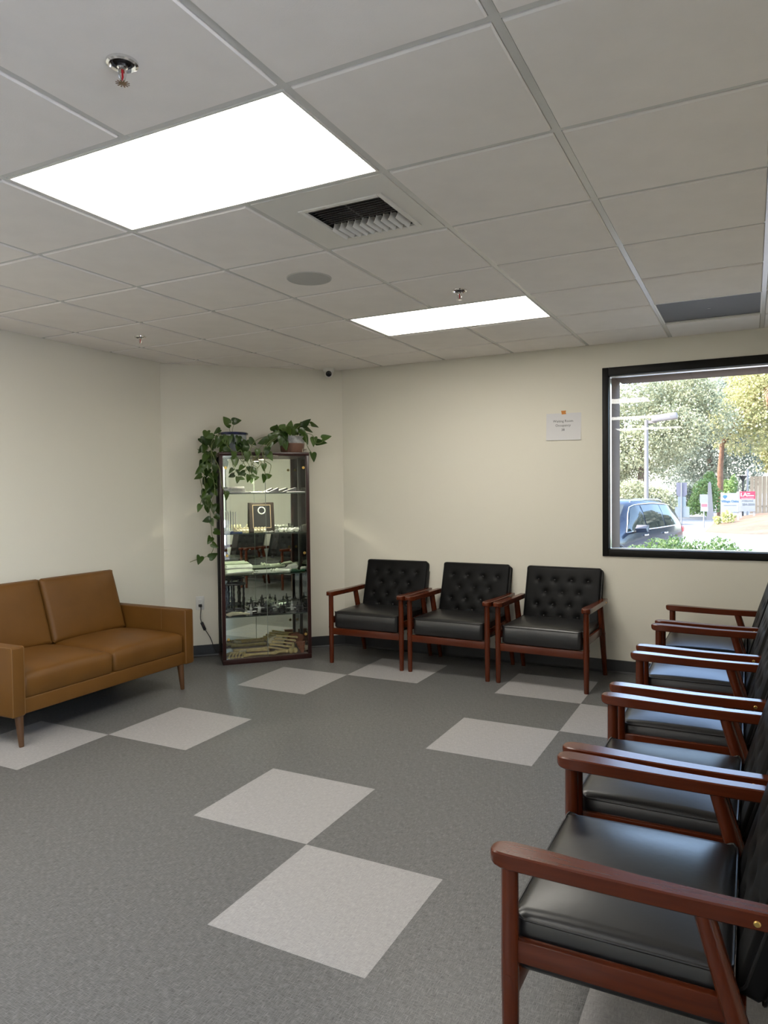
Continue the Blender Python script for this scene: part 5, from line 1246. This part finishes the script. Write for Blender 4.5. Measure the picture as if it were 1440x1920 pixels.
# ---- parked SUV
h_ = Vector((-0.29, -0.957, 0)).normalized()
suv = thing('parked_suv', 'dark blue sport utility car parked outside the window', 'car', (-2.95, 17.14, GZ), math.atan2(h_.y, h_.x))
PAINT = mat('car_paint', (0.008, 0.015, 0.030), 0.14, coat=0.1, spec=0.35); CARGL = mat('car_glass', (0.012, 0.018, 0.016), 0.04, spec=0.4)
# stations along x (front +): x, belt half width, sill z, belt z, roof half width, roof z
ST = [(-2.30, 0.70, 0.45, 0.92, 0.55, 0.95), (-2.22, 0.84, 0.36, 1.00, 0.64, 1.18), (-1.95, 0.90, 0.30, 1.04, 0.66, 1.52), (-1.50, 0.925, 0.26, 1.03, 0.69, 1.63), (-0.60, 0.935, 0.24, 1.01, 0.71, 1.68),
      (0.20, 0.935, 0.24, 1.00, 0.70, 1.665), (0.55, 0.93, 0.24, 0.995, 0.68, 1.58), (0.95, 0.925, 0.24, 0.99, 0.70, 1.28), (1.25, 0.92, 0.24, 0.985, 0.76, 1.02), (1.9, 0.88, 0.28, 0.92, 0.66, 0.95), (2.2, 0.76, 0.34, 0.82, 0.5, 0.84), (2.30, 0.6, 0.42, 0.66, 0.4, 0.68)]
def sect(s):
    x, bw, sz, bz, rw, rz = s
    H = [(0.0, sz), (bw * 0.86, sz), (bw * 0.97, sz + (bz - sz) * 0.25), (bw, sz + (bz - sz) * 0.62), (bw * 0.975, bz), (bw * 0.5 + rw * 0.5, bz + (rz - bz) * 0.52), (rw, rz - (rz - bz) * 0.10), (rw * 0.82, rz - 0.004), (0.0, rz + 0.012)]
    return [(x, y, z) for y, z in H] + [(x, -y, z) for y, z in reversed(H[1:-1])]
obj('body', MB().loft([sect(s) for s in ST]), PAINT, suv, angle=45)
def interp(x):
    for a, b in zip(ST[:-1], ST[1:]):
        if a[0] <= x <= b[0]:
            t = (x - a[0]) / (b[0] - a[0]); return [u + (v - u) * t for u, v in zip(a, b)]
def side_pt(x, f, s, off=0.008):
    """f = 0 at the belt, 1 at the roof edge"""
    x_, bw, sz, bz, rw, rz = interp(x); y0, z0 = bw * 0.975, bz; y1, z1__ = rw, rz - (rz - bz) * 0.10
    ym, zm = bw * 0.5 + rw * 0.5, bz + (rz - bz) * 0.52; fm = 0.58
    if f < fm: t = f / fm; y, z = y0 + (ym - y0) * t, z0 + (zm - z0) * t
    else: t = (f - fm) / (1 - fm); y, z = ym + (y1 - ym) * t, zm + (z1__ - zm) * t
    return (x, s * (y + off), z)
def window(x0, x1, tl, tr, s, name='side_window', off=0.008, lo=0.06, hi=0.92):
    n = 6; A = []; mb = MB()
    for i in range(n + 1):
        row = []
        for j in range(5):
            f = lo + (hi - lo) * j / 4; xa = x0 + tl * j / 4; xb = x1 + tr * j / 4
            row.append(side_pt(xa + (xb - xa) * i / n, f, s, off))
        A.append(row)
    k = 0; V = [p for r in A for p in r]; F = [(i * 5 + j, (i + 1) * 5 + j, (i + 1) * 5 + j + 1, i * 5 + j + 1) for i in range(n) for j in range(4)]
    return obj(name, mb.add(V, F), CARGL, suv)
for s in (1, -1):
    window(0.02, 0.98, 0.02, -0.52, s); window(-0.98, -0.04, 0.03, 0.0, s); window(-1.72, -1.05, 0.10, 0.02, s)
    tr = MB().tube([side_pt(x, 0.03, s, 0.012) for x in np.linspace(-1.75, 1.0, 12)], 0.012, 6); tr.tube([side_pt(x, 0.965, s, 0.010) for x in np.linspace(-1.62, 0.46, 10)] + [side_pt(x, f, s, 0.010) for x, f in ((0.62, 0.8), (0.8, 0.5), (1.0, 0.03))], 0.010, 6)
    obj('chrome_trim', tr, CHROME, suv)
    obj('roof_rail', MB().tube([(-1.5, s * 0.60, 1.615), (-1.3, s * 0.61, 1.665), (0.0, s * 0.62, 1.69), (0.2, s * 0.61, 1.66)], 0.014, 8), SILVER, suv)
    mr = obj('wing_mirror', MB().loft([[(0.60 + a, s * (0.98 + d), 1.07 + c) for a, c, d in [(-0.02, -0.08, 0), (0.09, -0.09, 0.01), (0.14, 0.0, 0.0), (0.09, 0.08, 0.01), (-0.02, 0.08, 0)]], [(0.60 + a, s * (1.22 + d), 1.08 + c) for a, c, d in [(-0.01, -0.07, 0), (0.07, -0.08, 0), (0.10, 0.0, -0.02), (0.07, 0.07, 0), (-0.01, 0.07, 0)]]]), PAINT, suv)
    obj('mirror_arm', MB().tube([(0.66, s * 0.88, 0.98), (0.66, s * 1.02, 1.02)], 0.03, 8), BLACKP, mr)
    for x in (0.10, -0.95): obj('door_handle', MB().rbox((x, s * 0.945, 0.90), (0.20, 0.03, 0.035), 0.01), CHROME, suv)
    obj('tail_light', MB().rbox((-2.20, s * 0.80, 0.93), (0.14, 0.13, 0.16), 0.03), mat('tail_red', (0.55, 0.03, 0.03), 0.2, coat=1.0), suv)
    for x in (1.42, -1.40):
        wh = obj('wheel', MB().lathe([(0, -0.10), (0.30, -0.11), (0.345, -0.08), (0.345, 0.08), (0.30, 0.11), (0.22, 0.11), (0.21, 0.08), (0, 0.07)], (x, s * 0.845, 0.345), 24, Matrix.Rotation(-s * pi / 2, 3, 'X')), mat('tyre', (0.02, 0.02, 0.02), 0.8), suv)
        hb = MB()
        for k in range(6):
            w = 2 * pi * k / 6; hb.box((x + 0.11 * math.cos(w), s * 0.94, 0.345 + 0.11 * math.sin(w)), (0.20, 0.02, 0.045), Matrix.Rotation(-w, 3, 'Y'))
        obj('rim', hb, SILVER, wh, smooth=False)
        obj('arch', MB().tube([(x + 0.41 * math.cos(w), s * 0.925, 0.345 + 0.41 * math.sin(w)) for w in np.linspace(0, pi, 13)], 0.03, 6), mat('arch_plastic', (0.03, 0.03, 0.03), 0.6), suv)
wsh = [(0.58, -0.66, 1.57), (0.58, 0.66, 1.57), (1.22, 0.76, 1.04), (1.22, -0.76, 1.04)]
obj('windscreen', MB().add([(x + 0.015, y, z + 0.015) for x, y, z in wsh], [(0, 1, 2, 3)]), CARGL, suv, smooth=False)
